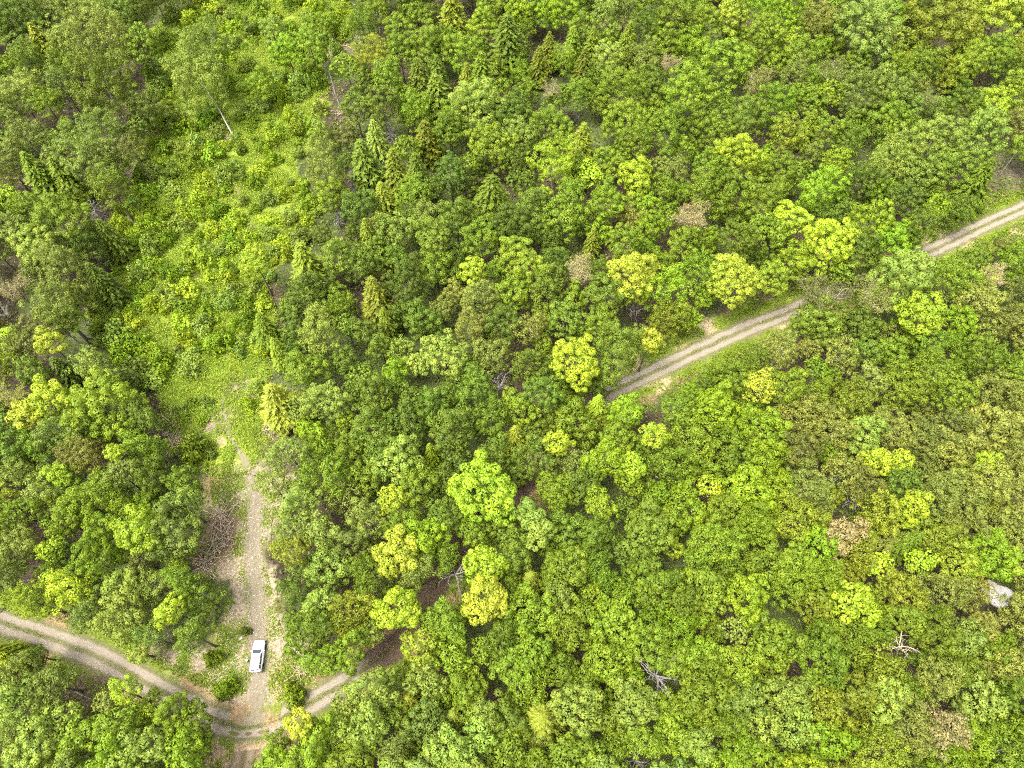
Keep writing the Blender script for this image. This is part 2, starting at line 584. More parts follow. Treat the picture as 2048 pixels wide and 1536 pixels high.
road_strip("gravel_road", ROAD, 3.3, 0.065, road_mat("road", (0.195, 0.165, 0.125), (0.125, 0.118, 0.055), (1.7, 2.6, None), (-0.95, 0.95), 0.58),
           "two rut gravel road with a weedy middle crossing the wood")
road_strip("gravel_lane", LANE, 3.0, 0.09, road_mat("lane", (0.155, 0.13, 0.088), (0.135, 0.118, 0.066), (0.9, 2.4, None), (-0.75, 0.75), 0.85),
           "gravel lane from the junction past the white car to the clearing", lambda t: 1.25 - 0.35 * t)
road_strip("dirt_spur", SPUR, 3.2, 0.035, road_mat("spur", (0.17, 0.13, 0.085), (0.12, 0.095, 0.05), (1.5, 2.7, None), (-0.9, 0.9), 0.5),
           "brown dirt spur running out of the junction between trees")
# ------------------------------------------------------------------ tree prototypes (metres, crown centre at origin)
def crown_round(seed, r, puff, leaf, dens, lumpy=0.16, flat=0.95, fill=0.25, loose=0.22, bough=0.5, dense=3.0):
    """broadleaf crown: boughs carrying leaf puffs, uneven outline, gaps between puffs"""
    g = np.random.default_rng(seed)
    ph = g.uniform(0, 6.28, 4)
    amp = g.uniform(0.4, 1.0, 4) * lumpy
    np_ = int(dense * (r / puff) ** 2)
    cen, pr = [], []
    tries = 0
    while len(cen) < np_ and tries < np_ * 30:
        tries += 1
        z = g.uniform(-0.55, 1.0)
        a = g.uniform(0, 2 * math.pi)
        q = math.sqrt(max(0, 1 - z * z))
        lump = 1 + amp[0] * math.sin(2 * a + ph[0]) + amp[1] * math.sin(3 * a + ph[1]) + amp[2] * math.sin(5 * a + ph[2]) + amp[3] * math.sin(4 * z * 2 + ph[3])
        k = g.uniform(0.66, 1.02) * lump
        p = np.array([q * math.cos(a) * k, q * math.sin(a) * k, z * k * flat]) * (r - puff * 0.45)
        rp = puff * g.uniform(0.68, 1.28)
        if all(np.linalg.norm(p - c) > bough * (rp + w) for c, w in zip(cen, pr)):
            cen.append(p)
            pr.append(rp)
    Cs, Ns, Ss, L = [], [], [], []
    for p, w in zip(cen, pr):
        n = int(dens * w * w / (leaf * leaf))
        d = rand_dirs(n, g)
        outd = p / (np.linalg.norm(p) + 1e-6) + np.array([0, 0, 0.35])
        outd /= np.linalg.norm(outd)
        keep = (d @ outd) > g.uniform(-0.45, 0.15, n)
        d = d[keep]
        n = len(d)
        rad = w * (1 + loose * g.normal(size=(n, 1)) * 0.6) * np.array([[1.05, 1.05, 0.82]])
        Cs.append(p + d * rad)
        Ns.append(unit(d * 1.0 + np.array([[0, 0, 0.25]]) + 0.5 * rand_dirs(n, g)))
        Ss.append(leaf * g.uniform(0.7, 1.35, n))
        L.append(np.clip(g.normal(0.5 + g.uniform(-0.22, 0.22), 0.2, n), 0, 1))
    n = int(fill * dens * r * r / (leaf * leaf) * 0.4)          # inner leaves
    d = rand_dirs(n, g)
    d[:, 2] = np.abs(d[:, 2]) * 1.1 - 0.35
    Cs.append(d * r * g.uniform(0.35, 0.72, (n, 1)))
    Ns.append(unit(d + rand_dirs(n, g)))
    Ss.append(leaf * g.uniform(0.9, 1.5, n))
    L.append(np.clip(g.normal(0.45, 0.18, n), 0, 1))
    V = leaf_quads(np.concatenate(Cs), np.concatenate(Ns), np.concatenate(Ss), 0.72, r=g)
    return quad_mesh("crown", V, {"lv": np.concatenate(L)})


def crown_conifer(seed, r, h, gap=0.55, leaf=0.30):
    """spruce: whorls of drooping boughs with needle sprays; base at z=0, tip at h"""
    g = np.random.default_rng(seed)
    Cs, Ns, Ss, A, L, As = [], [], [], [], [], []
    z = 0.04 * h
    while z < h * 0.985:
        f = 1 - z / h
        length = r * (f ** 0.68) * g.uniform(0.85, 1.1) + 0.12
        nb = int(5 + 7 * min(1, length / 1.6))
        a0 = g.uniform(0, 6.28)
        for b in range(nb):
            a = a0 + 2 * math.pi * b / nb + g.uniform(-0.16, 0.16)
            ln = length * g.uniform(0.72, 1.18)
            e = np.array([math.cos(a), math.sin(a), 0])
            side = np.array([-e[1], e[0], 0])
            m = max(6, int(ln * 16))
            t = np.sort(g.uniform(0.08, 1, m))
            wob = 0.30 * ln * (1 - t) ** 0.6 * 0.55 + 0.05
            s = g.uniform(-1, 1, m)
            pos = e[None] * (t * ln)[:, None] + side[None] * (s * wob)[:, None]
            pos[:, 2] = z + 0.16 * ln * np.sin(t * 2.2) - 0.30 * ln * t ** 1.6 + g.normal(0, 0.04, m)
            Cs.append(pos)
            Ns.append(unit(np.array([[0, 0, 1.0]]) + 0.45 * e[None] * t[:, None] + 0.5 * rand_dirs(m, g)))
            A.append(unit(e[None] + side[None] * (s * 0.9)[:, None] + 0.2 * rand_dirs(m, g)))
            Ss.append(leaf * g.uniform(0.7, 1.3, m) * (0.75 + 0.5 * f))
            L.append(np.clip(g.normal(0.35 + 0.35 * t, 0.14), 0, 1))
        z += gap * g.uniform(0.75, 1.2) * (0.45 + 0.55 * f)
    V = leaf_quads(np.concatenate(Cs), np.concatenate(Ns), np.concatenate(Ss), 0.26, along=np.concatenate(A), r=g)
    return quad_mesh("crown", V, {"lv": np.concatenate(L)})


def bare_branches(seed, r, rise, density=1.0, thick=0.10):
    """vase of bare limbs, from origin up and out; returns segments and twig ends"""
    g = np.random.default_rng(seed)
    segs, ends = [], []

    def grow(p, d, ln, w, depth):
        n = 3 if depth < 2 else 2
        q = p
        for k in range(n):
            d = d + g.normal(0, 0.13, 3) + np.array([0, 0, 0.05])
            d /= np.linalg.norm(d)
            e = q + d * ln / n
            w2 = w * 0.80
            segs.append((q, e, w, w2))
            if depth < 3:
                for _ in range(int(round((1.6 if depth else 1.3) * density + g.uniform(-0.3, 0.3)))):
                    sd = d + 0.85 * g.normal(size=3) * np.array([1, 1, 0.6])
                    sd /= np.linalg.norm(sd)
                    grow(e, sd, ln * g.uniform(0.42, 0.66), w2 * 0.6, depth + 1)
            else:
                ends.append(e)
            q, w = e, w2
    n = int(5 + 2 * density)
    for i in range(n):
        a = 2 * math.pi * i / n + g.uniform(-0.3, 0.3)
        tilt = g.uniform(0.35, 0.95)
        d = np.array([math.cos(a) * tilt, math.sin(a) * tilt, g.uniform(0.6, 1.0) * rise])
        grow(np.zeros(3), d / np.linalg.norm(d), r * g.uniform(0.7, 1.0), thick, 0)
    return segs, np.array(ends)


def trunk_segs(seed, h, w, limbs=5, spread=1.2, lean=(0, 0)):
    g = np.random.default_rng(seed)
    segs = []
    p = np.array([0.0, 0, -0.25])
    n = 6
    for k in range(n):
        t1 = (k + 1) / n
        q = np.array([lean[0] * t1 + g.normal(0, 0.04 * h / 10), lean[1] * t1 + g.normal(0, 0.04 * h / 10), h * t1])
        segs.append((p, q, w * (1 - 0.75 * k / n) * (1.25 if k == 0 else 1), w * (1 - 0.75 * t1)))
        if k >= 2:
            for _ in range(max(1, limbs // 3)):
                a = g.uniform(0, 6.28)
                e = q + np.array([math.cos(a) * spread, math.sin(a) * spread, spread * g.uniform(0.5, 1.0)]) * g.uniform(0.6, 1.1)
                segs.append((q, e, w * 0.35 * (1 - 0.5 * t1), w * 0.08))
        p = q
    return segs


SIZES = (2.3, 3.4, 4.9)
P_BROAD = {s: [crown_round(100 + 10 * i + k, s, 0.50 + 0.04 * s, 0.138, 8.0, lumpy=0.18, flat=1.12, bough=0.84, loose=0.10, fill=0.03, dense=2.7) for k in range(5)] for i, s in enumerate(SIZES)}
P_MAPLE = {s: [crown_round(200 + 10 * i + k, s, 0.52 + 0.06 * s, 0.15, 8.5, lumpy=0.14, flat=1.12, bough=0.80, loose=0.09, fill=0.05, dense=2.8) for k in range(4)] for i, s in enumerate(SIZES)}
P_FINE = {s: [crown_round(300 + 10 * i + k, s, 0.44 + 0.03 * s, 0.115, 5.5, lumpy=0.24, flat=1.25, loose=0.30, bough=0.76, fill=0.04, dense=2.8) for k in range(4)] for i, s in enumerate(SIZES)}
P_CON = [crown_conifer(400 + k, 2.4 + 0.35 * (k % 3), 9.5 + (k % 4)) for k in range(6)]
P_CON_DIM = [(2.4 + 0.35 * (k % 3), 9.5 + (k % 4)) for k in range(6)]
P_TRUNK = [tube_mesh("trunk", trunk_segs(500 + k, 10.0, 0.20), 6) for k in range(4)]
P_BIRCH_TRUNK = [tube_mesh("trunk", trunk_segs(520 + k, 10.0, 0.15, limbs=6), 6) for k in range(3)]
P_SHRUB = [crown_round(600 + k, 1.4, 0.45, 0.125, 6.5, lumpy=0.22, flat=0.75, loose=0.35) for k in range(5)]
for grp in (*P_BROAD.values(), *P_MAPLE.values(), *P_FINE.values(), P_CON, P_SHRUB):
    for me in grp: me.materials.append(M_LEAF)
for me in P_TRUNK: me.materials.append(M_BARK)
for me in P_BIRCH_TRUNK: me.materials.append(M_PALE_BARK)
P_BARE = []
for k in range(5):
    segs, ends = bare_branches(700 + k, 3.4, 0.9, density=1.1, thick=0.12)
    bm_ = tube_mesh("branches", segs, 4)
    bm_.materials.append(M_TWIG)
    g = np.random.default_rng(720 + k)
    e = np.repeat(ends, 3, axis=0) + g.normal(0, 0.25, (len(ends) * 3, 3))
    V = leaf_quads(e, unit(rand_dirs(len(e), g) + np.array([[0, 0, 0.6]])), 0.12 * g.uniform(0.7, 1.3, len(e)), 0.6, r=g)
    cm = quad_mesh("crown", V, {"lv": np.clip(g.normal(0.5, 0.25, len(e)), 0, 1)})
    cm.materials.append(M_LEAF)
    P_BARE.append((bm_, cm, max(1.0, float(np.abs(ends[:, :2]).max())), float(ends[:, 2].max())))

COL = {  # leaf colours (linear albedo)
    'g': (0.112, 0.160, 0.011), 'd': (0.086, 0.124, 0.012), 'b': (0.130, 0.166, 0.026), 'p': (0.150, 0.200, 0.028), 'e': (0.128, 0.192, 0.009),
    'l': (0.205, 0.272, 0.016), 'y': (0.232, 0.268, 0.022), 'o': (0.142, 0.158, 0.027), 't': (0.22, 0.185, 0.075), 'k': (0.140, 0.166, 0.013)}
WORD = {'g': 'mid green', 'd': 'dark green', 'b': 'grey-green', 'p': 'pale green', 'e': 'bright green', 'l': 'lime green', 'y': 'golden yellow',
        'o': 'olive', 't': 'tan', 'k': 'yellowish olive'}

# x y r kind colour | label     (B broadleaf, M clumpy maple-like crown, F fine textured, S conifer, T thin twiggy crown)
TREES = """
212 95 55 F b|large rounded grey-green tree behind another as big at the clearing edge
215 182 58 F g|large dense round tree overhanging the clearing edge near brown soil
195 275 44 F b|tall grey-green tree over dark gap at the clearing's upper edge
230 32 32 F p|pale tree poking above the large rounded tree by the clearing
110 30 28 F b
165 32 32 F b
40 42 42 B g
78 78 22 S k|yellowish slim conifer among grey-green trees in the top corner
36 190 40 F b
76 165 22 F b
92 205 26 F g
60 125 30 F g
12 135 20 B e
115 125 24 F g
60 282 42 F b
18 285 22 F p
135 255 16 B e
112 285 22 F p
175 325 42 F b
75 345 30 S g
125 350 26 S g
400 160 55 F p|leaning birch with bare pale trunk standing in the clearing
412 98 36 F p|feathery pale tree behind the leaning birch in the clearing
265 300 22 F o|thin olive tree at the clearing edge above a patch of soil
275 255 26 B d
285 90 30 B g
270 10 34 F d
620 92 30 B g
575 105 28 B e
525 170 28 B e
545 62 24 B p
640 52 24 B e
725 55 30 F g
752 20 26 F g
850 100 38 B g
800 105 32 B g
880 85 28 B g
905 22 30 S k
840 35 28 B g
965 50 28 B e
965 150 30 S g|conifer with yellow-green tips beside the dense wood above the pale crowns
935 160 22 S k
875 190 34 S d
955 215 46 B p|broad pale green crown among conifers in the upper wood
985 300 45 B g
805 190 18 S g
852 275 26 S k
790 335 26 S k
752 275 24 S p
835 345 26 S g
645 285 32 F p
690 275 24 F o
650 345 36 F b
900 345 30 B d
930 330 26 B g
985 395 40 S g|broad dark conifer standing amid green crowns above the middle
1045 22 28 B e
1085 28 28 B e
1125 25 28 B e
1165 60 28 B g
1212 30 28 F b
1250 25 28 F b
1290 58 26 F d
1350 50 40 B g
1320 92 28 B g
1412 40 28 B g
1465 30 30 M y|pale yellow crown at the upper edge of the wood
1468 76 24 B l
1098 95 20 S k
1078 125 20 S k
1168 130 22 S k|slim golden conifer beside the orange-brown crown in the upper wood
1145 85 20 S g
1215 122 28 B p
1285 125 32 F b
1240 190 42 F g
1105 172 28 T t|orange-brown thinning crown beside the slim golden conifer
1120 195 26 B g
1040 150 22 B e
1050 188 24 B g
1340 125 24 T t|tan thinning crown between green crowns above the big lobed tree
1375 195 48 B g|big lobed green crown with a dark hollow below it
1450 130 46 B g
1520 158 38 T o|bare grey-brown twiggy crown between green trees high in the wood
1165 285 28 S k
1100 258 40 B g
1250 245 40 B g
1270 285 30 B g
1040 270 28 B p
1105 330 40 F l|fine leaved light green dome above the middle of the wood
1180 350 26 B l
1272 358 34 B l
1325 335 20 F b
1350 345 24 F o
1420 268 38 B g
1472 312 38 B l
1490 238 38 B d
1422 340 32 B g
1560 32 28 B e
1605 55 24 B e
1640 38 30 F o
1725 62 50 B b|large dull green crown below the top edge beside a black gap
1600 112 32 B g
1575 88 22 B l
1590 150 28 F b
1668 135 36 T k|rust and yellow thinning crown among green trees, upper wood
1720 118 24 B g
1790 122 24 B g
1875 62 62 B k|wide yellow-green crown in the far corner of the wood
2005 22 42 M y|golden orange crown at the far top corner
1830 25 24 B e
1950 18 24 B l
1725 185 44 B p|broad pale crown left of the rusty brown bush
1800 190 30 B b
1860 192 22 T o|rusty brown bush below a dark gap in the far wood
1835 172 18 F o
1865 285 50 B p|large pale lobed crown near the road's far end
1960 275 44 B p|pale crown with ragged edge beside the brown gap at the road
1985 210 32 B l
1930 210 28 B g
1990 110 36 B g
1930 130 38 B g
2030 250 28 F o
1902 345 42 B d
1832 355 34 B p
1700 282 28 B g
1650 262 28 B g
1620 310 20 F b
1672 322 22 B l
1570 272 32 B k
1560 340 30 B g
125 450 52 B g|large green tree with grey dead branches above it at the wood edge
80 495 42 B p|pale lobed crown in front of the large green edge tree
175 495 34 F d
28 462 34 B b
15 400 24 F l
200 560 28 S d|dark green layered conifer at the lower edge of the clearing
215 468 24 S d
22 570 36 T t|pinkish tan bare crown at the photo's edge
112 615 42 F b
132 640 28 B e
100 685 24 M y|golden topped crown beside the long leaning dead trunk
12 680 24 M l
16 722 22 B l
62 742 28 B d
132 745 28 S d
510 522 30 M l|lone lime yellow tree in the lower clearing
612 525 34 S k|tall olive conifer at the clearing's right edge
750 590 30 S k|golden tipped conifer standing alone in the dark broadleaf wood
772 640 20 S k|small golden conifer just below the golden tipped conifer
735 465 20 S k
768 400 28 S k
790 462 34 B p
850 430 28 B b
912 440 34 B d
680 512 34 B d
722 535 30 B d
870 532 34 B g
945 540 24 M l|light lime crown in the dark central wood
912 592 24 F o
940 650 30 F o|brownish olive crown in the dark central wood
985 712 34 F o
640 668 42 F p|pale feathery tree bordering the lower clearing
692 650 26 B d
732 665 28 B d
530 655 26 S e|round bright green young conifer in the lower clearing
556 700 20 S l
690 725 28 B d
722 745 26 B d
762 695 24 B d
800 700 24 B p
832 730 24 B p
790 748 28 B e
890 712 42 B p
1385 432 38 T t|tan bare-topped crown with pale branches above the twin yellow trees
1160 532 34 T t|round rust brown crown in the central wood
1265 555 46 M y|lemon yellow crown beside the brown broken tree by the road
1185 478 16 S k
1335 430 26 B e
1300 455 28 B e
1262 440 24 F o
1402 545 38 F e|tall feathery green tree next to the golden roadside tree
1465 560 44 M y|golden tree with bare pale top standing over the road verge
1335 642 36 F k
1372 632 26 B e
1302 682 22 M y|small lemon yellow tree above the road bend
1150 725 46 M l|bright lime crown near where the road enters the trees
1232 705 50 F d|large dull green tree beside the bright lime crown at the road
1130 640 36 B d
1215 592 40 B d
1058 660 28 F o
1740 445 38 B e|rounded bright green tree hiding the road's far verge
1655 492 46 B l|pale green tree with silvery bare top above the brown twiggy trees
1800 562 52 M p|broad glossy light green tree covering the road
1640 585 50 T o|wide brown twiggy tree hanging over the road
1755 590 42 T o|second brown twiggy tree, beside the broad glossy light green tree
1840 632 40 M l|vivid yellow-lime crown among brown twiggy trees
1632 645 40 B d
1560 702 34 F o
1520 775 28 F y|small orange-tan crown below the road near a silvery shrub
1635 742 26 B e
1682 712 28 F o
1730 705 30 B d
1640 670 22 B p
1942 525 32 B g
1992 545 30 T t
1922 640 30 B e
2012 640 32 F o
1862 690 32 B g
1960 705 32 B g
1580 440 32 B l
1850 450 28 F d
1912 422 30 F d
1540 560 32 B g
1478 480 32 B g
102 800 36 M l|brilliant lime crown next to its yellower twin left of the big green tree
52 832 28 M y|yellow-green crown, the yellower twin beside the brilliant lime crown
24 790 32 T o
215 820 62 B g|very large green tree at the left edge of the lower clearing
190 860 30 B g
165 912 36 F o|soft olive crown beside a small lime tree on a bare stem
230 905 17 M l|small lime tree on a bare slanting stem
243 950 28 F b|round grey-green crown below the small lime tree on a stem
305 952 36 B g
368 962 30 B g
122 950 26 M l
105 1006 18 B y
5 1000 24 B y
285 1062 42 M l|yellow-lime tree half hiding the round green tree by the brush heap
348 1065 50 B b|round green tree beside the long brush heap by the lane
290 1122 32 F o
100 1100 26 B l
28 1092 38 F b
170 1002 36 F g
40 942 30 F p
132 1042 32 B g
190 1122 40 B e
555 800 38 S k|broad yellow-olive conifer at the lower clearing's edge
652 802 38 B p
690 842 20 B l
622 862 28 B e
640 902 26 B e
745 860 42 B d
812 850 38 B d
765 905 34 B d
862 812 36 B d
800 922 44 B p|pale lobed crown ringed by a dark gap, next to the great lime maple
965 985 60 M l|great lime yellow maple-like crown beside the dark stretch of road
783 1000 26 M l|small lime crown between the golden tree and the pale lobed crown
795 1108 42 M y|golden yellow lobed tree above the oval lime crown
795 1218 40 M l|oval lime crown beside the olive-gold larch-like tree
970 1130 36 M l|lime crown over the hidden road beside a grey dead tree
970 1198 42 M y|gold and brown mottled crown below the lime crown at the hidden road
670 952 30 F g
692 990 32 F b
600 1005 32 B p
545 968 28 F b
640 1062 34 F b
580 1102 30 F k
702 1092 34 B b
862 905 16 S l
892 962 30 B d
850 1072 38 B e
1030 872 22 S y|small golden conifer in the wood beside the road gap
1115 888 24 M l|lime crown by the hidden road below the bright lime crown
1195 812 22 S l|lime conical tree where the road comes out of the wood
1200 850 22 B k
1310 872 24 M l
1200 1010 27 F l|small speckled light green dome in the dark canopy
1062 1032 28 M p|pale lime crown across the dark road from the great lime crown
1080 1068 26 M p
1265 932 24 M l|yellow-lime crown with a green skirt in the middle right canopy
1262 965 26 B g
1345 1095 22 B l
1140 930 30 F o
1035 1100 38 B d
1252 820 30 B e
1420 972 26 B l
1730 868 36 B p|pale blue-green crown beside the olive brown canopy
1752 925 26 M l|yellow-lime crown touching a twin above a dark round conifer
1796 925 22 M l|yellow-lime twin crown on the dark round conifer's upper side
1802 962 34 B d|dark round crown below the twin yellow-lime crowns
1830 1012 26 M l
1820 1042 16 M l
1975 925 20 M l|lime crown at the far side of the olive canopy
1600 900 36 F o
1655 912 22 B e
1620 972 36 F o
1690 1072 34 F t|orange-tan crown in the olive canopy
1722 1102 32 F k
1760 1132 28 B l
1840 1122 28 B l
1985 1112 42 B e|big bright rimmed round crown amid the olive brown canopy
1930 1000 42 F o
1980 965 38 F o
1850 880 40 F o
1900 900 38 F o
1880 985 38 F o
1820 1082 24 S g
45 1412 46 B p
112 1440 36 B p
2 1305 24 S l
75 1312 20 B e
38 1352 34 F b
70 1490 42 B p
250 1382 26 M l|bright round bush-like tree on the lower road edge
300 1412 26 B g
345 1428 30 B e|bright green tree bordering the road above the dark hollow
392 1445 34 B g
162 1482 40 B g
232 1452 34 B g
282 1502 42 B p
372 1505 40 B e
245 1232 44 B p|soft pale pine-like tree above the road
345 1222 28 M l|yellow-lime tree with a bare stem by the parking ground
300 1272 26 F b
385 1272 30 F d
402 1192 34 F g
60 1200 38 F l
140 1180 36 F l
172 1232 28 F b
600 1448 28 M y|vivid yellow tree at the road junction
705 1222 42 F k|olive-gold larch-like tree beside the oval lime crown
620 1262 44 B g|round green tree beside the white car's parking ground
700 1302 34 B g
560 1212 20 T t|dry tan shrub tree beside the lane above the car
592 1182 28 F d
1062 1160 22 S k|golden star-shaped conifer beside the mottled gold crown
1120 1200 32 B p
1188 1190 26 B l
745 1378 38 B p|light green tree whose boughs overhang the road bend
690 1405 28 B p
740 1452 38 B p|light green lobed tree just below the road bend
790 1502 30 F b|grey-green round crown at the bottom below the light green lobed tree
822 1402 24 S k
910 1432 24 S k|olive conifer near the bottom of the wood
960 1475 34 B p
840 1292 36 B k
902 1312 36 B g
1083 1440 42 S k|star-shaped olive conifer seen from above at the bottom
1195 1512 17 S l|small lime conifer at the bottom edge
1270 1410 44 B p
1480 1400 44 B p
1472 1262 28 B b
1700 1200 36 M l|lime crown in the lower olive canopy
1732 1228 26 M l
1762 1232 22 B l
1575 1390 42 B p
1820 1452 48 F o|big olive tan crown near the lower corner
1880 1462 40 F t|orange-tan crown overlapping the big olive tan crown
1990 1292 30 B e
1930 1282 34 F b
1660 1482 38 B e
1770 1402 40 B p
1950 1400 44 B b
"""
ZONES = """
60 60 bgb|130 400 gbd|60 640 gbo|60 900 gdp|100 1060 gbe|180 1150 ep|300 1200 gp|120 1380 gb|250 1500 gpe|400 1480 ge
760 60 gdk|900 130 gd|900 400 gdd|800 560 dd|700 600 dg|900 800 dd|750 950 dg|620 1120 gbp|650 1000 bgp|700 1050 bg|900 640 do
1050 450 dg|1100 560 dg|1050 800 dg|1100 700 dg|1200 120 gg|1400 100 gge|1500 350 ge|1350 300 ge|1300 400 ge|1600 220 gge|1800 250 gp|1950 150 gk
1550 450 gge|1700 380 ged|1500 500 ge|1700 650 dgo|1950 600 goe|2000 750 go|1850 750 ge|1450 830 geg|1350 900 geg|1500 1000 gel|1400 1150 gg
1700 820 gko|1900 850 oko|1950 1000 ook|1650 1000 okg|1750 1050 ook|1850 1200 ogk|2000 1250 oo|1500 1150 egl|1550 1100 ge|1250 1150 gd|1150 1100 gd
1000 1350 gg|1150 1300 gg|1300 1250 gge|1350 1450 ggp|1600 1300 ggk|1700 1380 gkp|1500 1500 gpe|1900 1350 ggo|2000 1480 ge|1000 1500 gpe|880 1500 gp|1200 1450 ggp
"""
Z = []
for ln in ZONES.split('\n'):
    for it in ln.split('|'):
        w = it.split()
        if len(w) == 3: Z.append((float(w[0]), float(w[1]), w[2]))


def zone_code(x, y):
    s = sorted(Z, key=lambda z: (z[0] - x) ** 2 + (z[1] - y) ** 2 + random.uniform(0, 9000))
    return random.choice(s[0][2])


VISIBLE_ROAD = [ROAD_PX[0:14], [(1225, 782)] + ROAD_PX[22:26], ROAD_PX[28:32], LANE_PX, SPUR_PX]
OPEN_PX = [CLEAR, YARD, SPUR_AREA, VERGE_RIGHT, VERGE_FAR]


GAPS = [(1050, 978, 6), (925, 1100, 6), (880, 1150, 14), (866, 1178, 20), (790, 1308, 30), (700, 1372, 20), (330, 1350, 20), (165, 1395, 24),
        (778, 255, 20), (668, 180, 18), (706, 365, 18), (760, 350, 14), (677, 435, 16), (194, 425, 24), (97, 393, 16), (140, 230, 16), (912, 1160, 18),
        (1312, 1355, 26), (1272, 1520, 16), (1002, 775, 20), (1798, 1298, 18), (115, 925, 20), (150, 680, 24), (167, 625, 12), (1155, 225, 12),
        (430, 75, 12), (2015, 330, 35), (1270, 630, 20), (1705, 1010, 20), (15, 635, 20), (42, 1180, 20), (2005, 1195, 22)]


def blocked(x, y, r):
    if any(math.hypot(x - a, y - b) < w + r * 0.75 for a, b, w in GAPS): return True
    for a in OPEN_PX:
        if inside(a, x, y): return True
        if poly_dist(a, x, y, True) < r * (1.0 if x < 700 or a is VERGE_RIGHT else 0.75): return True
    for line in VISIBLE_ROAD:
        if poly_dist(line, x, y) < r * 0.85 + 24: return True
    return False


trees = []            # x y r kind col label
for ln in TREES.strip().split('\n'):
    a, _, lab = ln.partition('|')
    x, y, r_, k, c = a.split()
    trees.append([float(x), float(y), float(r_), k, c, lab.strip() or None])
n_listed = len(trees)
random.seed(5)
for it in range(26000):
    x, y = random.uniform(-130, 2178), random.uniform(-170, 1640)
    base = 44 if it < 7000 else (36 if it < 15000 else 27)
    r_ = base * random.uniform(0.82, 1.15) * (0.82 + 0.22 * max(0, y) / 1536)
    if blocked(x, y, r_): continue
    ok = True
    for t in trees:
        if math.hypot(x - t[0], y - t[1]) < 0.80 * (r_ + t[2]) - (2 if it < 15000 else 6):
            ok = False
            break
    if not ok: continue
    c = zone_code(x, y)
    k = random.choice('BBBFB') if c in 'gdep' else random.choice('FFB')
    if x < 420 and random.random() < 0.4: k = 'F'
    if c in 'gd' and y < 420 and random.random() < 0.12: k = 'S'
    trees.append([x, y, r_, k, c, None])
# ------------------------------------------------------------------ plant the trees
KIND_NAME = {'B': 'broadleaf_tree', 'M': 'maple_tree', 'F': 'birch_tree', 'S': 'conifer', 'T': 'bare_crowned_tree', 'Y': 'young_tree'}
KIND_WORD = {'B': 'broadleaf tree', 'M': 'lobed tree', 'F': 'feathery tree', 'S': 'conifer', 'T': 'thin crowned tree', 'Y': 'small young tree'}
KIND_CAT = {'B': 'tree', 'M': 'tree', 'F': 'tree', 'S': 'conifer', 'T': 'tree', 'Y': 'young tree'}
KIND_GROUP = {'B': 'broadleaf trees of the closed wood', 'M': 'bright lobed crowns in the wood', 'F': 'feathery fine leaved trees', 'S': 'conifers scattered in the wood',
              'T': 'thin bare topped trees', 'Y': 'small young trees between the big crowns'}
LANDMARKS = [(515, 1312, "the white car"), (510, 1450, "the road junction"), (965, 985, "the great lime crown"), (1465, 560, "the golden roadside tree"),
             (1083, 1440, "the star-shaped conifer"), (600, 1448, "the vivid yellow tree"), (1160, 532, "the rust brown crown"), (400, 165, "the leaning birch"),
             (775, 245, "the white snag"), (510, 522, "the lone lime tree"), (750, 590, "the golden-tipped conifer"), (215, 820, "the very large green tree"),
             (1150, 725, "the bright lime crown"), (1840, 632, "the yellow-lime crown"), (1640, 585, "the wide twiggy tree"), (1385, 432, "the tan bare-topped crown"),
             (1520, 158, "the bare grey-brown crown"), (1725, 62, "the large dull crown"), (2005, 22, "the golden orange crown"), (1465, 30, "the pale yellow crown"),
             (1168, 130, "the slim golden conifer"), (955, 215, "the broad pale crown"), (985, 395, "the broad dark conifer"), (125, 450, "the large edge tree"),
             (212, 95, "the rounded grey-green tree"), (22, 570, "the pinkish bare crown"), (102, 800, "the brilliant lime crown"), (348, 1065, "the long brush heap"),
             (245, 1232, "the pale pine-like tree"), (345, 1428, "the bright roadside tree"), (740, 1452, "the light lobed tree"), (795, 1108, "the golden lobed tree"),
             (1315, 1350, "the grey dead tree"), (1200, 1010, "the speckled light dome"), (1796, 925, "the twin lime crowns"), (1985, 1112, "the bright-rimmed crown"),
             (2005, 1195, "the white boulder"), (1700, 1200, "the lower lime crown"), (1880, 1462, "the orange-tan crown"), (1865, 285, "the pale lobed crown"),
             (1105, 330, "the light green dome"), (1345, 1095, "the lime bush-like crown"), (1730, 868, "the blue-green crown"), (640, 668, "the pale feathery tree"),
             (945, 540, "the light lime crown"), (1690, 1072, "the burnt-orange crown")]
DIRS = ["right of", "up and right of", "above", "up and left of", "left of", "down and left of", "below", "down and right of"]
ORD = ["", "second", "third", "fourth", "fifth", "sixth", "seventh", "eighth", "ninth", "tenth"]
FIXED_BASE = {(400.0, 160.0): (466, 270), (230.0, 905.0): (276, 938)}

random.seed(21)
grng = np.random.default_rng(21)
in_view, beyond = [], []
for t in trees:
    (in_view if -30 < t[0] < 2078 and -35 < t[1] < 1571 else beyond).append(t)
for t in in_view:      # the small ones are a kind of their own
    if t[3] in 'BF' and t[2] < 26 and t[5] is None: t[3] = 'Y'
for k in 'BFY':        # past 300 of a kind the smallest join the mass
    of = sorted((t for t in in_view if t[3] == k and t[5] is None), key=lambda t: -t[2])
    keep = 296 - sum(1 for t in in_view if t[3] == k and t[5])
    for t in of[keep:]:
        in_view.remove(t)
        beyond.append(t)
for t in in_view: t.append(t[5])
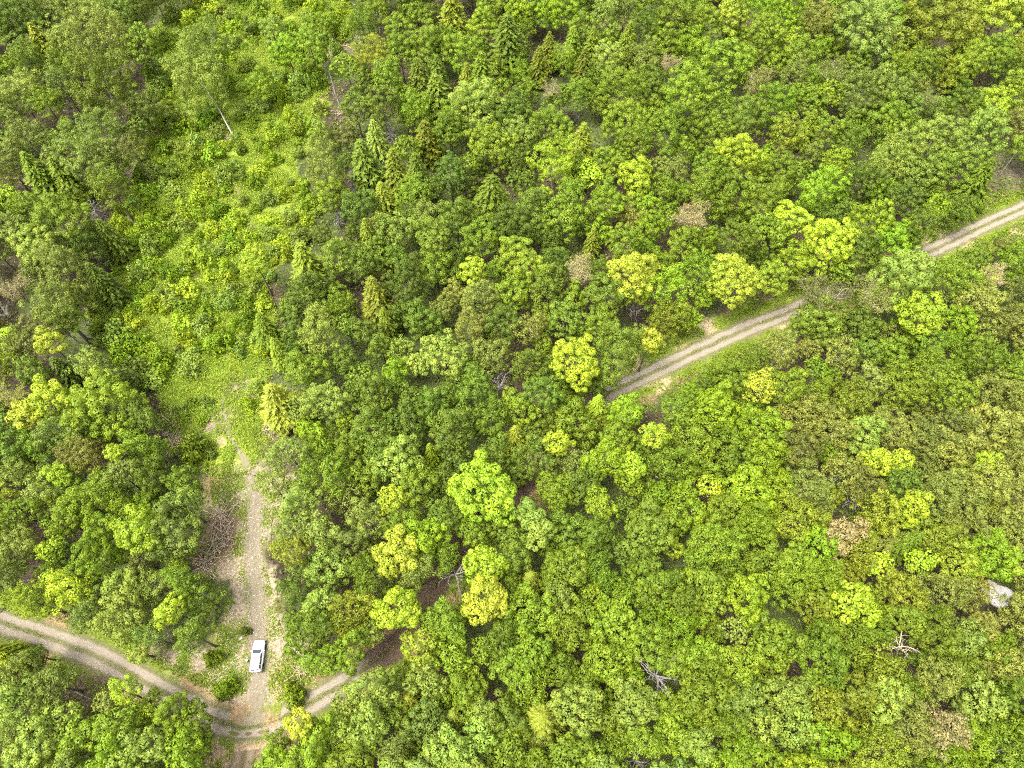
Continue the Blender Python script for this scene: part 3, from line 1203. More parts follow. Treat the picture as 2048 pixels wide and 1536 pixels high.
# labels
buckets = {}
for t in in_view:
    if t[5]: continue
    L = min(LANDMARKS, key=lambda l: math.hypot(t[0] - l[0], t[1] - l[1]))
    d = math.hypot(t[0] - L[0], t[1] - L[1])
    o_ = int(round(math.degrees(math.atan2(L[1] - t[1], t[0] - L[0])) / 45)) % 8
    buckets.setdefault((t[3], t[4], L[2], o_), []).append((d, id(t), t))
for (k, c, lm, o_), v in buckets.items():
    v.sort(key=lambda a: a[:2])
    for i, (d, _, t) in enumerate(v):
        t[5] = f"{WORD[c]} {KIND_WORD[k]} {DIRS[o_]} {lm}" + (f", {ORD[i]} that way" if i else "")

road_np = np.array(ROAD)


def shade(c, spread=0.17):
    b = np.array(COL[c])
    f = 1 + float(np.clip(grng.normal(0, spread), -0.36, 0.3))
    hue = grng.normal(0, 0.05)
    return (b[0] * f * (1 + hue), b[1] * f, b[2] * f, 1.0)


def pick(table, r_m):
    s = min(SIZES, key=lambda q: abs(math.log(q / r_m)))
    return s, random.choice(table[s])


def plant(t):
    x, y, r_px, k, c, lab = t[:6]
    r_m = r_px / scale_at(x, y, 12.0)
    if k == 'S':
        r_m *= 1.3
        hgt = min(15.5, max(6.0, 5.0 + 2.2 * r_m)) * random.uniform(0.92, 1.08)
        zc = hgt * 0.60
    else:
        hgt = 8.2 + 1.15 * r_m + (random.uniform(-2.2, 1.8) if t[6] is None else random.uniform(0.6, 1.6))
        if k == 'M': hgt += 1.6
        if k == 'T': hgt += 2.0
        if k == 'Y': hgt = 5.0 + 1.2 * r_m + random.uniform(-0.8, 0.8)
        if x < 330 and y < 760: hgt += 1.5
        zc = hgt - r_m * 1.1
    cpos = at(x, y, zc)
    base = Vector((cpos.x, cpos.y, 0))
    if (x, y) in FIXED_BASE:
        base = at(*FIXED_BASE[(x, y)])
    else:
        dmin = 2.4
        dd = np.hypot(road_np[:, 0] - base.x, road_np[:, 1] - base.y)
        P = smooth_line(ROAD, 2.0) if False else ROAD_S
        dd = np.hypot(P[:, 0] - base.x, P[:, 1] - base.y)
        j = int(dd.argmin())
        if dd[j] < dmin:
            away = Vector((base.x - P[j, 0], base.y - P[j, 1], 0))
            if away.length < 0.05: away = Vector((0.4, -1, 0))
            base = Vector((P[j, 0], P[j, 1], 0)) + away.normalized() * dmin
    base.z = ground_z(base.x, base.y)
    off = cpos - base
    root = empty(KIND_NAME[k], base)
    tag(root, lab, KIND_CAT[k], KIND_GROUP[k])
    rz = random.uniform(0, 6.28)
    if k == 'S':
        i = random.randrange(len(P_CON))
        R0, H0 = P_CON_DIM[i]
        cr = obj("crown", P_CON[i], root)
        zb = 0.10 * hgt
        sx = r_m / R0
        cr.scale = (sx, sx, (hgt - zb) / H0)
        cr.location = (off.x, off.y, zb)
        top = hgt * 0.9
    elif k == 'T':
        bm_, cm, R0, H0 = random.choice(P_BARE)
        s = r_m / R0 * 1.08
        zb = zc - H0 * s * 0.55
        for nm, me in (("branches", bm_), ("crown", cm)):
            cr = obj(nm, me, root)
            cr.scale = (s, s, s)
            cr.location = (off.x, off.y, zb)
            cr.rotation_euler = (0, 0, rz)
        top = zb + 0.15
    else:
        table = {'B': P_BROAD, 'M': P_MAPLE, 'F': P_FINE, 'Y': P_BROAD}[k]
        if k == 'Y' and random.random() < 0.35: table = P_FINE
        s0, me = pick(table, r_m)
        cr = obj("crown", me, root)
        s = r_m / s0 * 1.06
        sq = random.uniform(0.9, 1.1)
        cr.scale = (s * sq, s / sq, s * random.uniform(0.95, 1.15))
        cr.location = (off.x, off.y, zc)
        top = zc + r_m * 0.3
    cr.rotation_euler = (random.uniform(-0.08, 0.08) if k not in 'ST' else 0, random.uniform(-0.08, 0.08) if k not in 'ST' else 0, rz)
    cr.color = shade(c, 0.06) if k == 'M' else shade('o' if k == 'T' and c == 't' and random.random() < 0.4 else c)
    tr = obj("trunk", random.choice(P_BIRCH_TRUNK if k == 'F' and (random.random() < 0.2 or (x, y) in FIXED_BASE) else P_TRUNK), root)
    v = Vector((off.x, off.y, top))
    w = 0.75 + 0.12 * r_m
    tr.scale = (w, w, v.length / 10.0)
    tr.rotation_euler = v.to_track_quat('Z', 'Y').to_euler()
    if k == 'S': tr.scale = (w * 0.7, w * 0.7, v.length / 10.0)
    return root


ROAD_S = smooth_line(ROAD, 2.0)
for t in in_view:
    plant(t)

# the wood goes on past the frame: one mass, nobody could count it
low = [crown_round(800 + k, 3.4, 0.95, 0.30, 4.2, lumpy=0.16, fill=0.2) for k in range(6)]
LV, LT, LC = [], [], []
for me in low:
    a = np.empty(len(me.vertices) * 3, np.float32)
    me.vertices.foreach_get("co", a)
    b = np.empty(len(me.polygons), np.float32)
    me.attributes["lv"].data.foreach_get("value", b)
    LV.append((a.reshape(-1, 3), b))
VV, LL, TT = [], [], []
tv, ti, tn = [], [], 0
for t in beyond:
    x, y, r_px, k, c, _ = t
    r_m = min(6.0, r_px / scale_at(x, y, 11))
    zc = 7.6 + random.uniform(-1, 1)
    p = at(x, y, zc)
    a, b = LV[random.randrange(6)]
    th = random.uniform(0, 6.28)
    ct, st = math.cos(th), math.sin(th)
    s = r_m / 3.4
    q = np.stack([a[:, 0] * ct - a[:, 1] * st, a[:, 0] * st + a[:, 1] * ct, a[:, 2]], 1) * s + np.array([p.x, p.y, zc])
    VV.append(q)
    LL.append(b)
    TT.append(np.tile(np.array(shade(c)[:3]), (len(b), 1)))
    v_, i_ = tubes([((p.x, p.y, -0.2), (p.x, p.y, zc), 0.18, 0.07)], 5)
    tv.append(v_)
    ti.append(i_ + tn)
    tn += len(v_)
wood = quad_mesh("forest", np.concatenate(VV), {"lv": np.concatenate(LL)}, np.concatenate(TT))
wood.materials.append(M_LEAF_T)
fo = empty("forest")
tag(fo, "mass of further green trees around the ones that stand out", "forest", kind="stuff")
o_ = obj("crowns", wood, fo); o_["kind"] = "stuff"
tm = poly_mesh("trunks", np.concatenate(tv), 4, np.concatenate(ti))
tm.materials.append(M_BARK)
o_ = obj("trunks", tm, fo); o_["kind"] = "stuff"
for me in low: bpy.data.meshes.remove(me)

# ------------------------------------------------------------------ low growth: ferns and brush of the clearing, road verges
def scatter_in(poly, n, g):
    P = np.array(poly)
    lo, hi = P.min(0), P.max(0)
    out = []
    tot = 0
    while tot < n:
        q = g.uniform(lo, hi, (n, 2))
        q = q[poly_mask(poly, q[:, 0], q[:, 1])]
        out.append(q)
        tot += len(q)
    return np.concatenate(out)[:n]


def undergrowth(name, areas, label, seed, hmax, cols, leaf, clearance, cover=0.42):
    g = np.random.default_rng(seed)
    Cs, Ns, Ss, L, T = [], [], [], [], []
    for poly, n in areas:
        q = scatter_in(poly, n, g)
        a, b = vnoise(q[:, 0] / 1.7, q[:, 1] / 1.7, 21), vnoise(q[:, 0] / 4.6, q[:, 1] / 4.6, 22)
        d = np.minimum(line_dist(ROAD, q[:, 0], q[:, 1]) - 0.6, np.minimum(line_dist(LANE, q[:, 0], q[:, 1]), line_dist(SPUR, q[:, 0], q[:, 1])))
        hgt = np.clip(a * 0.62 + b * 0.5 - cover + g.normal(0, 0.06, len(q)), 0, 1)
        if name == 'ferns': hgt[poly_mask(CLEAR_G, q[:, 0], q[:, 1]) | poly_mask(YARD_G, q[:, 0], q[:, 1]) | poly_mask(AREAS_G[0], q[:, 0], q[:, 1])] = 0
        if name == 'undergrowth':          # bare sandy spots in the low growth
            for bx, by, br_ in ((470, 775, 2.0), (460, 832, 1.8), (425, 852, 2.6), (440, 880, 1.6), (310, 170, 3.5), (675, 85, 5.0), (455, 278, 1.8), (540, 870, 2.4), (338, 885, 3.0), (210, 600, 2.4), (262, 428, 2.0), (275, 345, 2.2), (395, 430, 1.6), (385, 850, 1.4)):
                bp_ = at(bx, by)
                hgt = hgt * np.clip(np.hypot(q[:, 0] - bp_.x, q[:, 1] - bp_.y) / br_ - 0.45 + a * 0.5, 0, 1)
        keep = (hgt > 0.03) & (d > clearance + g.normal(0, 0.4, len(q)))
        q, hgt, b = q[keep], hgt[keep], b[keep]
        n = len(q)
        z = hgt * hmax * g.uniform(0.55, 1.05, n) + 0.05
        Cs.append(np.stack([q[:, 0], q[:, 1], z], 1))
        Ns.append(unit(np.array([[0, 0, 0.9]]) + 0.8 * rand_dirs(n, g)))
        Ss.append(leaf * g.uniform(0.6, 1.4, n))
        L.append(np.clip(g.normal(0.5, 0.2, n), 0, 1))
        pick_ = vnoise(q[:, 0] / 6.5 + 40, q[:, 1] / 6.5, 23) + g.normal(0, 0.12, n)
        ci = np.clip((pick_ * len(cols)).astype(int), 0, len(cols) - 1)
        T.append(np.array([COL[c] for c in cols])[ci])
    V = leaf_quads(np.concatenate(Cs), np.concatenate(Ns), np.concatenate(Ss), 0.62, r=g)
    me = quad_mesh(name, V, {"lv": np.concatenate(L)}, np.concatenate(T))
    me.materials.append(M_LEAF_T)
    return tag(obj(name, me), label, kind="stuff")


undergrowth("undergrowth", [(CLEAR_G, 260000)], "bright green ferns and low brush carpeting the cleared strip", 31, 2.1, "lepgelkglpe", 0.14, 0.2, cover=0.30)
undergrowth("grass", [(YARD_G, 26000), (AREAS_G[0], 2500), (AREAS_G[1], 17000), (AREAS_G[2], 12000)], "weeds and short grass along the road verges", 32, 0.45, "ekeg", 0.13, 1.5, cover=0.46)
hem = []
for P in (ROAD_S,):
    T = np.gradient(P, axis=0)
    T /= np.linalg.norm(T, axis=1, keepdims=True)
    nn = np.stack([-T[:, 1], T[:, 0]], 1)
    for s in (1, -1):
        band = [tuple(p) for p in P + nn * 2.6 * s] + [tuple(p) for p in (P + nn * 7.0 * s)[::-1]]
        hem.append((band, 26000))
undergrowth("weeds", hem, "low leafy growth fringing both sides of the gravel road", 33, 0.9, "gedk", 0.15, 2.0, cover=0.5)

wood_poly = [tuple(at(x, y).xy) for x, y in ((-60, -60), (2110, -60), (2110, 1590), (-60, 1590))]
undergrowth("ferns", [(wood_poly, 120000)], "dark green ferns and saplings on the forest floor under the trees", 34, 2.6, "dgdgd", 0.26, 2.4, cover=0.38)
# weeds on the road's middle ridge
g = np.random.default_rng(35)
P = smooth_line(ROAD, 0.25)
n = 9000
j = g.integers(0, len(P), n)
q = P[j] + g.normal(0, 0.28, (n, 2))
keep = vnoise(q[:, 0] / 2.5, q[:, 1] / 2.5, 36) > 0.45
q = q[keep]
n = len(q)
V = leaf_quads(np.stack([q[:, 0], q[:, 1], g.uniform(0.10, 0.2, n)], 1), unit(np.array([[0, 0, 0.8]]) + rand_dirs(n, g)), 0.09 * g.uniform(0.6, 1.4, n), 0.5, r=g)
me = quad_mesh("ridge_grass", V, {"lv": np.clip(g.normal(0.5, 0.2, n), 0, 1)}, np.array([COL[c] for c in 'kog'])[g.integers(0, 3, n)])
me.materials.append(M_LEAF_T)
tag(obj("ridge_grass", me), "thin grass growing between the road's wheel ruts", kind="stuff")

# shrubs that stand out of the low growth
shr = [(310, 245, 17, 'e', "lone bright green bush at the clearing's narrow upper corner"), (425, 1318, 16, 'e', "round yellow-green bush left of the white car"),
       (332, 212, 11, 'y', "small yellow bush above the lone bright green bush"), (493, 1262, 9, 'b', "small grey-green bush at the lane edge above the car"),
       (1495, 718, 17, 'b', "silvery grey-green shrub at the road edge"), (452, 1375, 20, 'e', "low bush on the corner between lane and road"),
       (590, 1392, 22, 'e', "low bush in the triangle between lane and curving road"), (520, 1280, 0, 'g', "")]
CL = [(355, 112, "the thinned tan patch"), (480, 60, "the clearing's top edge"), (575, 105, "the tall bright bush clump"), (680, 80, "the brown soil heap"), (668, 180, "the grey pole snag"),
      (455, 275, "the leaning birch's foot"), (645, 290, "the pale feathery pair"), (400, 395, "the clearing's middle"), (372, 538, "the grey boulder"), (510, 522, "the lone lime tree"),
      (215, 600, "the bare brown soil"), (260, 430, "the grassy bay"), (530, 655, "the round young conifer"), (330, 640, "the clearing's lower half"), (460, 800, "the sandy patches"),
      (335, 885, "the brush heap"), (405, 912, "the felled pole")]
random.seed(77)
pts = [(s[0], s[1], s[2]) for s in shr if s[2]]
auto = []
for it in range(9000):
    x, y = random.uniform(180, 710), random.uniform(-15, 960)
    if not inside(CLEAR, x, y): continue
    if y > 720 and random.random() < 0.86: continue
    sc = scale_at(x, y)
    r_ = random.uniform(0.9, 2.5) * sc
    if any(math.hypot(x - a[0], y - a[1]) < 0.68 * (r_ + a[2]) for a in pts): continue
    if any(math.hypot(x - t[0], y - t[1]) < 0.75 * t[2] for t in in_view): continue
    pts.append((x, y, r_))
    auto.append((x, y, r_, random.choice('eelpelpgplepl')))
    if len(auto) >= 285: break
bk = {}
for (x, y, r_, c) in auto:
    L = min(CL, key=lambda l: math.hypot(x - l[0], y - l[1]))
    o_ = int(round(math.degrees(math.atan2(L[1] - y, x - L[0])) / 45)) % 8
    bk.setdefault((c, L[2], o_), []).append((math.hypot(x - L[0], y - L[1]), x, y, r_))
for (c, lm, o_), v in bk.items():
    v.sort()
    for i, (d, x, y, r_) in enumerate(v):
        shr.append((x, y, r_, c, f"{WORD[c]} low bush {DIRS[o_]} {lm}" + (f", {ORD[i]} that way" if i else "")))
for (x, y, r_px, c, lab) in shr:
    if not r_px: continue
    r_m = r_px / scale_at(x, y, 0.6)
    p = at(x, y, 0.55 * r_m)
    root = obj("shrub", random.choice(P_SHRUB))
    root.location = (p.x, p.y, ground_z(p.x, p.y) + 0.45 * r_m)
    s = r_m / 1.4
    root.scale = (s * random.uniform(0.9, 1.15), s * random.uniform(0.9, 1.15), s * random.uniform(1.1, 1.7))
    root.rotation_euler = (0, 0, random.uniform(0, 6.28))
    root.color = shade(c, 0.15)
    tag(root, lab, "shrub", "bushes of the cleared strip")


# ------------------------------------------------------------------ dead wood
def dead_tree(base_px, top_px, hgt, style, label, w=0.17, seed=0, mat=None, r=2.0):
    w *= 1.35
    b = at(*base_px)
    top = at(*top_px, hgt)
    root = empty("dead_tree", b)
    tag(root, label, "dead tree", "grey dead trees")
    g = np.random.default_rng(seed + 900)
    v = np.array(top - b)
    segs, p = [], np.array([0, 0, -0.2])
    n = 7
    knots = [p]
    for k in range(n):
        q = v * (k + 1) / n + g.normal(0, 0.05, 3)
        segs.append((p, q, w * (1 - 0.8 * k / n), w * (1 - 0.8 * (k + 1) / n)))
        p = q
        knots.append(q)
    tr = obj("trunk", tube_mesh("trunk", segs, 6), root, mat or M_DEAD)
    br = []
    if style == 'spike':          # dead conifer: many short limbs all along
        for _ in range(int(95 * min(1.3, hgt / 10))):
            t = g.uniform(0.15, 1.0)
            c = v * t
            a = g.uniform(0, 6.28)
            ln = r * (1.05 - t) ** 0.7 * g.uniform(0.5, 1.1) + 0.15
            m = c + np.array([math.cos(a) * ln * 0.55, math.sin(a) * ln * 0.55, ln * g.uniform(-0.05, 0.3)])
            e = m + np.array([math.cos(a + g.normal(0, .4)) * ln * 0.5, math.sin(a + g.normal(0, .4)) * ln * 0.5, ln * g.uniform(-0.3, 0.1)])
            br += [(c, m, 0.075, 0.055), (m, e, 0.055, 0.02)]
    elif style == 'fork':
        s2, _ = bare_branches(seed + 950, r, 0.8, density=0.75, thick=w * 0.55)
        br = [(v * 0.66, v * 0.74, w * 0.6, w * 0.5)] + [(np.array(a) + v * 0.72, np.array(e) + v * 0.72, x1, x2) for a, e, x1, x2 in s2]
    elif style == 'pole':
        for _ in range(5):
            t = g.uniform(0.4, 0.98)
            a = g.uniform(0, 6.28)
            br.append((v * t, v * t + np.array([math.cos(a), math.sin(a), 0.3]) * g.uniform(0.4, 1.0), 0.04, 0.015))
    if style == 'pole':
        for s_ in br: obj("branch", tube_mesh("branch", [s_], 4), root, mat or M_DEAD)
    else:
        obj("branches", tube_mesh("branches", br, 4), root, mat or M_DEAD)
    return root


dead_tree((793, 300), (763, 212), 11.5, 'spike', "white dead conifer snag bristling with short branches near the clearing", 0.24, 1, r=1.9)
dead_tree((681, 218), (657, 141), 9.5, 'pole', "tall bare grey pole snag standing at the clearing's edge", 0.22, 2)
dead_tree((712, 392), (700, 340), 6.5, 'spike', "grey dead conifer among pale feathery trees by the clearing", 0.16, 3, r=2.4)
dead_tree((763, 378), (756, 325), 6.5, 'fork', "brown-grey dead tree between olive conifers above the dark wood", 0.15, 4, r=1.8)
dead_tree((680, 455), (674, 415), 6.0, 'spike', "pale grey dead conifer beside a slim olive one at the wood edge", 0.16, 5, r=1.9)
dead_tree((210, 455), (178, 400), 8.0, 'spike', "grey dead conifer with spread branches above the large edge tree", 0.18, 6, r=3.0)
dead_tree((104, 415), (90, 372), 7.0, 'spike', "slim pale dead conifer behind the large edge tree", 0.15, 7, r=2.1)
dead_tree((150, 262), (132, 200), 8.0, 'spike', "thin grey dead conifer over the dark gap in the top corner", 0.15, 8, r=1.8)
dead_tree((925, 1195), (905, 1130), 7.5, 'fork', "grey dead tree leaning over the hidden road", 0.18, 9, r=3.0)
dead_tree((1320, 1380), (1308, 1340), 9.5, 'fork', "bone-grey dead tree with spreading bare branches over dark hollow", 0.24, 10, r=3.3)
dead_tree((1275, 1530), (1270, 1518), 8.0, 'fork', "small grey dead tree at the very bottom edge", 0.16, 11, r=2.2)
dead_tree((1010, 800), (995, 760), 9.0, 'fork', "pale dead branches in a dark gap near the bright lime crown", 0.15, 12, r=2.6)
dead_tree((1795, 1310), (1800, 1286), 8.5, 'fork', "thin dead grey tree in the lower olive canopy", 0.15, 13, r=2.6, mat=M_TWIG)
dead_tree((125, 945), (108, 912), 7.0, 'fork', "fallen-limbed grey dead tree beside the soft olive crown", 0.15, 14, r=2.6)
dead_tree((188, 708), (118, 655), 10.0, 'fork', "long pale leaning dead trunk beside the golden-topped crown", 0.20, 15, r=1.8)
dead_tree((172, 652), (161, 597), 8.5, 'pole', "curved thin white dead stem beside the brown soil patch", 0.10, 16)
dead_tree((1158, 245), (1153, 205), 5.5, 'spike', "small white dead sapling in a black gap, upper wood", 0.10, 17, r=1.2)
dead_tree((770, 160), (758, 148), 7.0, 'spike', "white-topped dead tree behind the bristling white snag", 0.14, 18, r=1.6)
dead_tree((430, 93), (425, 62), 6.0, 'spike', "pale dead conifer behind the feathery tree in the clearing", 0.12, 19, r=1.5)
dead_tree((2000, 350), (2035, 302), 7.0, 'pole', "pale slanting dead trunk in the brown gap by the road", 0.14, 20)
dead_tree((1275, 650), (1265, 615), 7.0, 'fork', "broken silver-brown dead tree beside the lemon yellow crown", 0.16, 21, r=2.6)
dead_tree((1700, 1020), (1712, 1003), 7.0, 'fork', "silver dead branches lying in the olive canopy", 0.14, 22, r=2.8)
dead_tree((30, 650), (5, 625), 8.0, 'fork', "white dead branches at the photo's edge below the pinkish crown", 0.14, 23, r=2.6)
dead_tree((60, 1195), (25, 1172), 8.0, 'fork', "grey dead branches above the road at the photo's edge", 0.13, 24, r=2.4)

stick_meshes = []
for k in range(6):
    g = np.random.default_rng(40 + k)
    p, d, segs = np.zeros(3), np.array([1.0, 0, 0]), []
    for i in range(3):
        q = p + d * 0.34 + g.normal(0, 0.03, 3)
        segs.append((p, q, 0.07 * (1 - 0.25 * i), 0.07 * (1 - 0.25 * (i + 1))))
        if i == 1: segs.append((q, q + np.array([0.3, g.choice([-0.18, 0.18]), 0.05]), 0.04, 0.02))
        p = q
    me = tube_mesh("branch", segs, 4)
    me.materials.append(M_BRUSH)
    stick_meshes.append(me)


def brush_pile(x0, y0, x1, y1, wid, n, label, seed, lmax=3.6, hgt=0.9):
    g = random.Random(seed)
    a, b = at(x0, y0), at(x1, y1)
    root = empty("brush_pile", (a + b) / 2)
    tag(root, label, "brush pile", "heaps of cut branches")
    d = b - a
    nrm = Vector((-d.y, d.x, 0)).normalized()
    for i in range(n):
        t = g.uniform(0, 1)
        p = a + d * t + nrm * g.gauss(0, wid * 0.45) - (a + b) / 2
        o = obj("branch", g.choice(stick_meshes), root)
        ln = g.uniform(0.35, 1.0) * lmax
        o.scale = (ln, 0.75 + 0.2 * ln, 0.75 + 0.2 * ln)
        o.location = (p.x, p.y, 0.1 + abs(g.gauss(0, 0.45)) * hgt)
        o.rotation_euler = (g.uniform(-0.4, 0.4), g.uniform(-0.3, 0.3), g.uniform(0, 6.28))


brush_pile(445, 1010, 450, 1090, 1.6, 75, "long heap of cut branches beside the lane above the car", 1)
brush_pile(440, 1090, 405, 1140, 1.5, 60, "loose heap of long sticks at the lower end of the brush row", 2)
brush_pile(318, 872, 352, 892, 1.4, 55, "heap of pale cut branches at the clearing edge by the very large tree", 3, 3.0)
brush_pile(345, 830, 350, 850, 1.0, 22, "small scatter of sticks above the clearing edge heap", 4, 2.0)
brush_pile(534, 848, 545, 868, 0.9, 28, "small brush heap at the right side of the lower clearing", 5, 2.2)
brush_pile(592, 1336, 614, 1350, 1.0, 34, "grey ash-like heap of twigs on the sand right of the car", 6, 1.5, 0.5)
brush_pile(655, 110, 690, 85, 2.4, 45, "brown heap of soil and sticks at the clearing's top", 7, 2.6)
brush_pile(600, 715, 594, 735, 0.8, 18, "few sticks by a stump under the pale feathery tree", 8, 1.8)
brush_pile(672, 230, 690, 225, 1.2, 22, "small stick heap at the foot of the grey pole snag", 9, 2.2)
brush_pile(450, 275, 462, 280, 1.0, 16, "flat grey heap at the leaning birch's foot", 10, 1.5, 0.3)
brush_pile(392, 432, 402, 428, 0.9, 16, "little brown heap in the middle of the clearing", 11, 1.6, 0.4)
brush_pile(408, 1350, 440, 1348, 1.0, 16, "scattered sticks on pale soil left of the car", 12, 1.4, 0.2)


def log(a_px, b_px, w, label, seed):
    a, b = at(*a_px), at(*b_px)
    root = empty("log", a)
    tag(root, label, "log", "logs lying on the ground")
    g = np.random.default_rng(seed)
    v = np.array(b - a)
    segs, p = [], np.zeros(3)
    for k in range(5):
        q = v * (k + 1) / 5 + g.normal(0, 0.04, 3) * np.array([1, 1, 0])
        segs.append((p, q, w * (1 - 0.1 * k), w * (1 - 0.1 * (k + 1))))
        p = q
    o = obj("stem", tube_mesh("stem", segs, 7), root, M_DEAD)
    o.location.z = w
    br = []
    for _ in range(4):
        t = g.uniform(0.3, 0.95)
        br.append((v * t, v * t + np.append(g.normal(0, 0.6, 2), 0.25), 0.035, 0.012))
    for s_ in br:
        o = obj("branch", tube_mesh("branch", [s_], 4), root, M_DEAD)
        o.location.z = w


log((384, 917), (432, 904), 0.10, "felled grey pole lying in the lower clearing's grass", 1)
log((298, 1156), (352, 1178), 0.16, "grey log in the shade below the yellow-lime tree", 2)
log((320, 1166), (342, 1176), 0.13, "shorter grey log beside the other in the shade", 3)
log((150, 1383), (188, 1402), 0.13, "brown log in the dark hollow below the road", 4)
log((135, 1436), (166, 1430), 0.14, "pale log end between crowns below the road", 5)
log((700, 200), (703, 178), 0.13, "tan log on brown soil beside the grey pole snag", 6)
log((376, 1234), (405, 1244), 0.10, "pale stem lying beside the yellow-lime tree by the parking ground", 7)


def boulder(x, y, s, label, seed):
    g = np.random.default_rng(seed)
    bm = bmesh.new()
    bmesh.ops.create_icosphere(bm, subdivisions=3, radius=1)
    ph = g.uniform(0, 6.28, (6, 3))
    fr = g.normal(0, 1.6, (6, 3))
    for v in bm.verts:
        c = np.array(v.co)
        k = 1 + sum(0.11 * math.sin(float(fr[i] @ c) * 1.5 + ph[i, 0]) for i in range(6))
        v.co = Vector(c * k)
        if v.co.z < -0.35: v.co.z = -0.35
    me = bpy.data.meshes.new("boulder")
    bm.to_mesh(me)
    bm.free()
    o = obj("boulder", me, mat=M_ROCK)
    p = at(x, y)
    o.location = (p.x, p.y, 0.3 * s)
    o.scale = (s * 1.3, s, s * 0.8)
    o.rotation_euler = (0, 0, g.uniform(0, 6.28))
    return tag(o, label, "boulder", "boulders")


boulder(373, 540, 1.0, "pale grey boulder in the middle of the cleared strip", 1)
boulder(586, 737, 0.55, "small white stone by the pale feathery tree", 3)
boulder(481, 1277, 0.24, "small stone on the sand up-left of the car", 4)
BOULDER_SPOTS = ((1996, 1190, 8.6, 1.7, 5, "white boulder showing through the olive canopy"), (2016, 1202, 8.2, 1.1, 6, "smaller pale rock beside the white boulder in the olive canopy"))
# loose stones round the parked car
g = np.random.default_rng(61)
q = scatter_in(YARD_G, 1500, g)
tet = np.array([[1, 0, 0], [-0.5, 0.87, 0], [-0.5, -0.87, 0], [0, 0, 1.0]])
fid = np.array([[0, 1, 3], [1, 2, 3], [2, 0, 3]])
sz = g.uniform(0.04, 0.13, len(q))
V = (tet[None] * sz[:, None, None] * g.uniform(0.6, 1.3, (len(q), 4, 1)) + np.stack([q[:, 0], q[:, 1], np.full(len(q), 0.08)], 1)[:, None]).reshape(-1, 3)
idx = (np.arange(len(q))[:, None] * 4 + fid.ravel()[None]).ravel()
tag(obj("gravel", poly_mesh("gravel", V, 3, idx), mat=plain("stones", (0.46, 0.41, 0.33), 0.9, 0.2)), "loose pale stones strewn over the parking ground", kind="stuff")

# ------------------------------------------------------------------ white car
M_PAINT = plain("white_paint", (0.82, 0.83, 0.85), 0.25, 0.5)
M_GLASS = plain("dark_glass", (0.02, 0.028, 0.04), 0.08, 0.8)
M_BLACK = plain("black_trim", (0.02, 0.02, 0.022), 0.6, 0.4)
M_TYRE = plain("tyre", (0.018, 0.018, 0.018), 0.9, 0.2)
M_RIM = plain("rim", (0.5, 0.5, 0.52), 0.35, 0.5, metal=0.8)
M_LAMP = plain("lamp_glass", (0.75, 0.77, 0.8), 0.1, 0.6)
M_RED = plain("red_lens", (0.45, 0.02, 0.02), 0.2, 0.6)


def loft(name, rings, mat, parent, caps=True, bevel=0.0, smooth=True):
    bm = bmesh.new()
    vs = [[bm.verts.new(p) for p in r_] for r_ in rings]
    n = len(rings[0])
    for a, b in zip(vs[:-1], vs[1:]):
        for k in range(n):
            bm.faces.new((a[k], a[(k + 1) % n], b[(k + 1) % n], b[k]))
    if caps:
        bm.faces.new(vs[0][::-1])
        bm.faces.new(vs[-1])
    bmesh.ops.recalc_face_normals(bm, faces=bm.faces)
    me = bpy.data.meshes.new(name)
    bm.to_mesh(me)
    bm.free()
    if smooth:
        for p in me.polygons: p.use_smooth = True
    o = obj(name, me, parent, mat)
    if bevel:
        md = o.modifiers.new("bevel", 'BEVEL')
        md.width, md.segments, md.limit_method = bevel, 2, 'ANGLE'
    return o


def panel(name, pts, mat, parent, th=0.012):
    """thin solid panel from 4+ corner points, thickness along its normal"""
    P = [Vector(p) for p in pts]
    nrm = (P[1] - P[0]).cross(P[-1] - P[0]).normalized()
    return loft(name, [[tuple(p - nrm * th) for p in P], [tuple(p + nrm * th) for p in P]], mat, parent, smooth=False)


def box(name, c, s, mat, parent, bevel=0.02):
    x, y, z = c
    a, b, h = s[0] / 2, s[1] / 2, s[2] / 2
    return loft(name, [[(x - a, y - b, z + k * h), (x + a, y - b, z + k * h), (x + a, y + b, z + k * h), (x - a, y + b, z + k * h)] for k in (-1, 1)], mat, parent, bevel=bevel, smooth=False)


pf, pr_ = at(519, 1284, 0.8), at(511.5, 1341.5, 0.8)
mid = (pf + pr_) / 2
hd = pf - pr_
car = empty("parked_car", (mid.x, mid.y, 0.10), math.atan2(hd.y, hd.x) - math.pi / 2)
tag(car, "white sport utility car parked on the gravel lane", "car")
HL = 2.38


def section(y):
    f = y / HL
    w = 0.93 * (1 - 0.17 * max(0, (f - 0.62) / 0.38) ** 2 - 0.09 * max(0, (-f - 0.75) / 0.25) ** 2)
    zb = 0.30 + 0.12 * max(0, (abs(f) - 0.75) / 0.25)
    if y > 0.95: zt = 1.08 - 0.15 * ((y - 0.95) / 1.43) ** 1.6 - (0.16 if y > 2.33 else 0)
    else: zt = 1.10 - (0.10 if y < -2.33 else 0)
    prof = [(0, zb), (w * 0.90, zb), (w * 0.99, zb + 0.14), (w, 0.66), (w * 0.985, zt - 0.16), (w * 0.93, zt - 0.035), (w * 0.80, zt), (0, zt + 0.015)]
    right = [(x, y, z) for x, z in prof]
    left = [(-x, y, z) for x, z in prof[1:-1]][::-1]
    return right + left


body = loft("body", [section(y) for y in (-2.38, -2.33, -2.1, -1.7, -1.0, 0.0, 0.9, 1.3, 1.7, 2.0, 2.2, 2.33, 2.38)], M_PAINT, car)
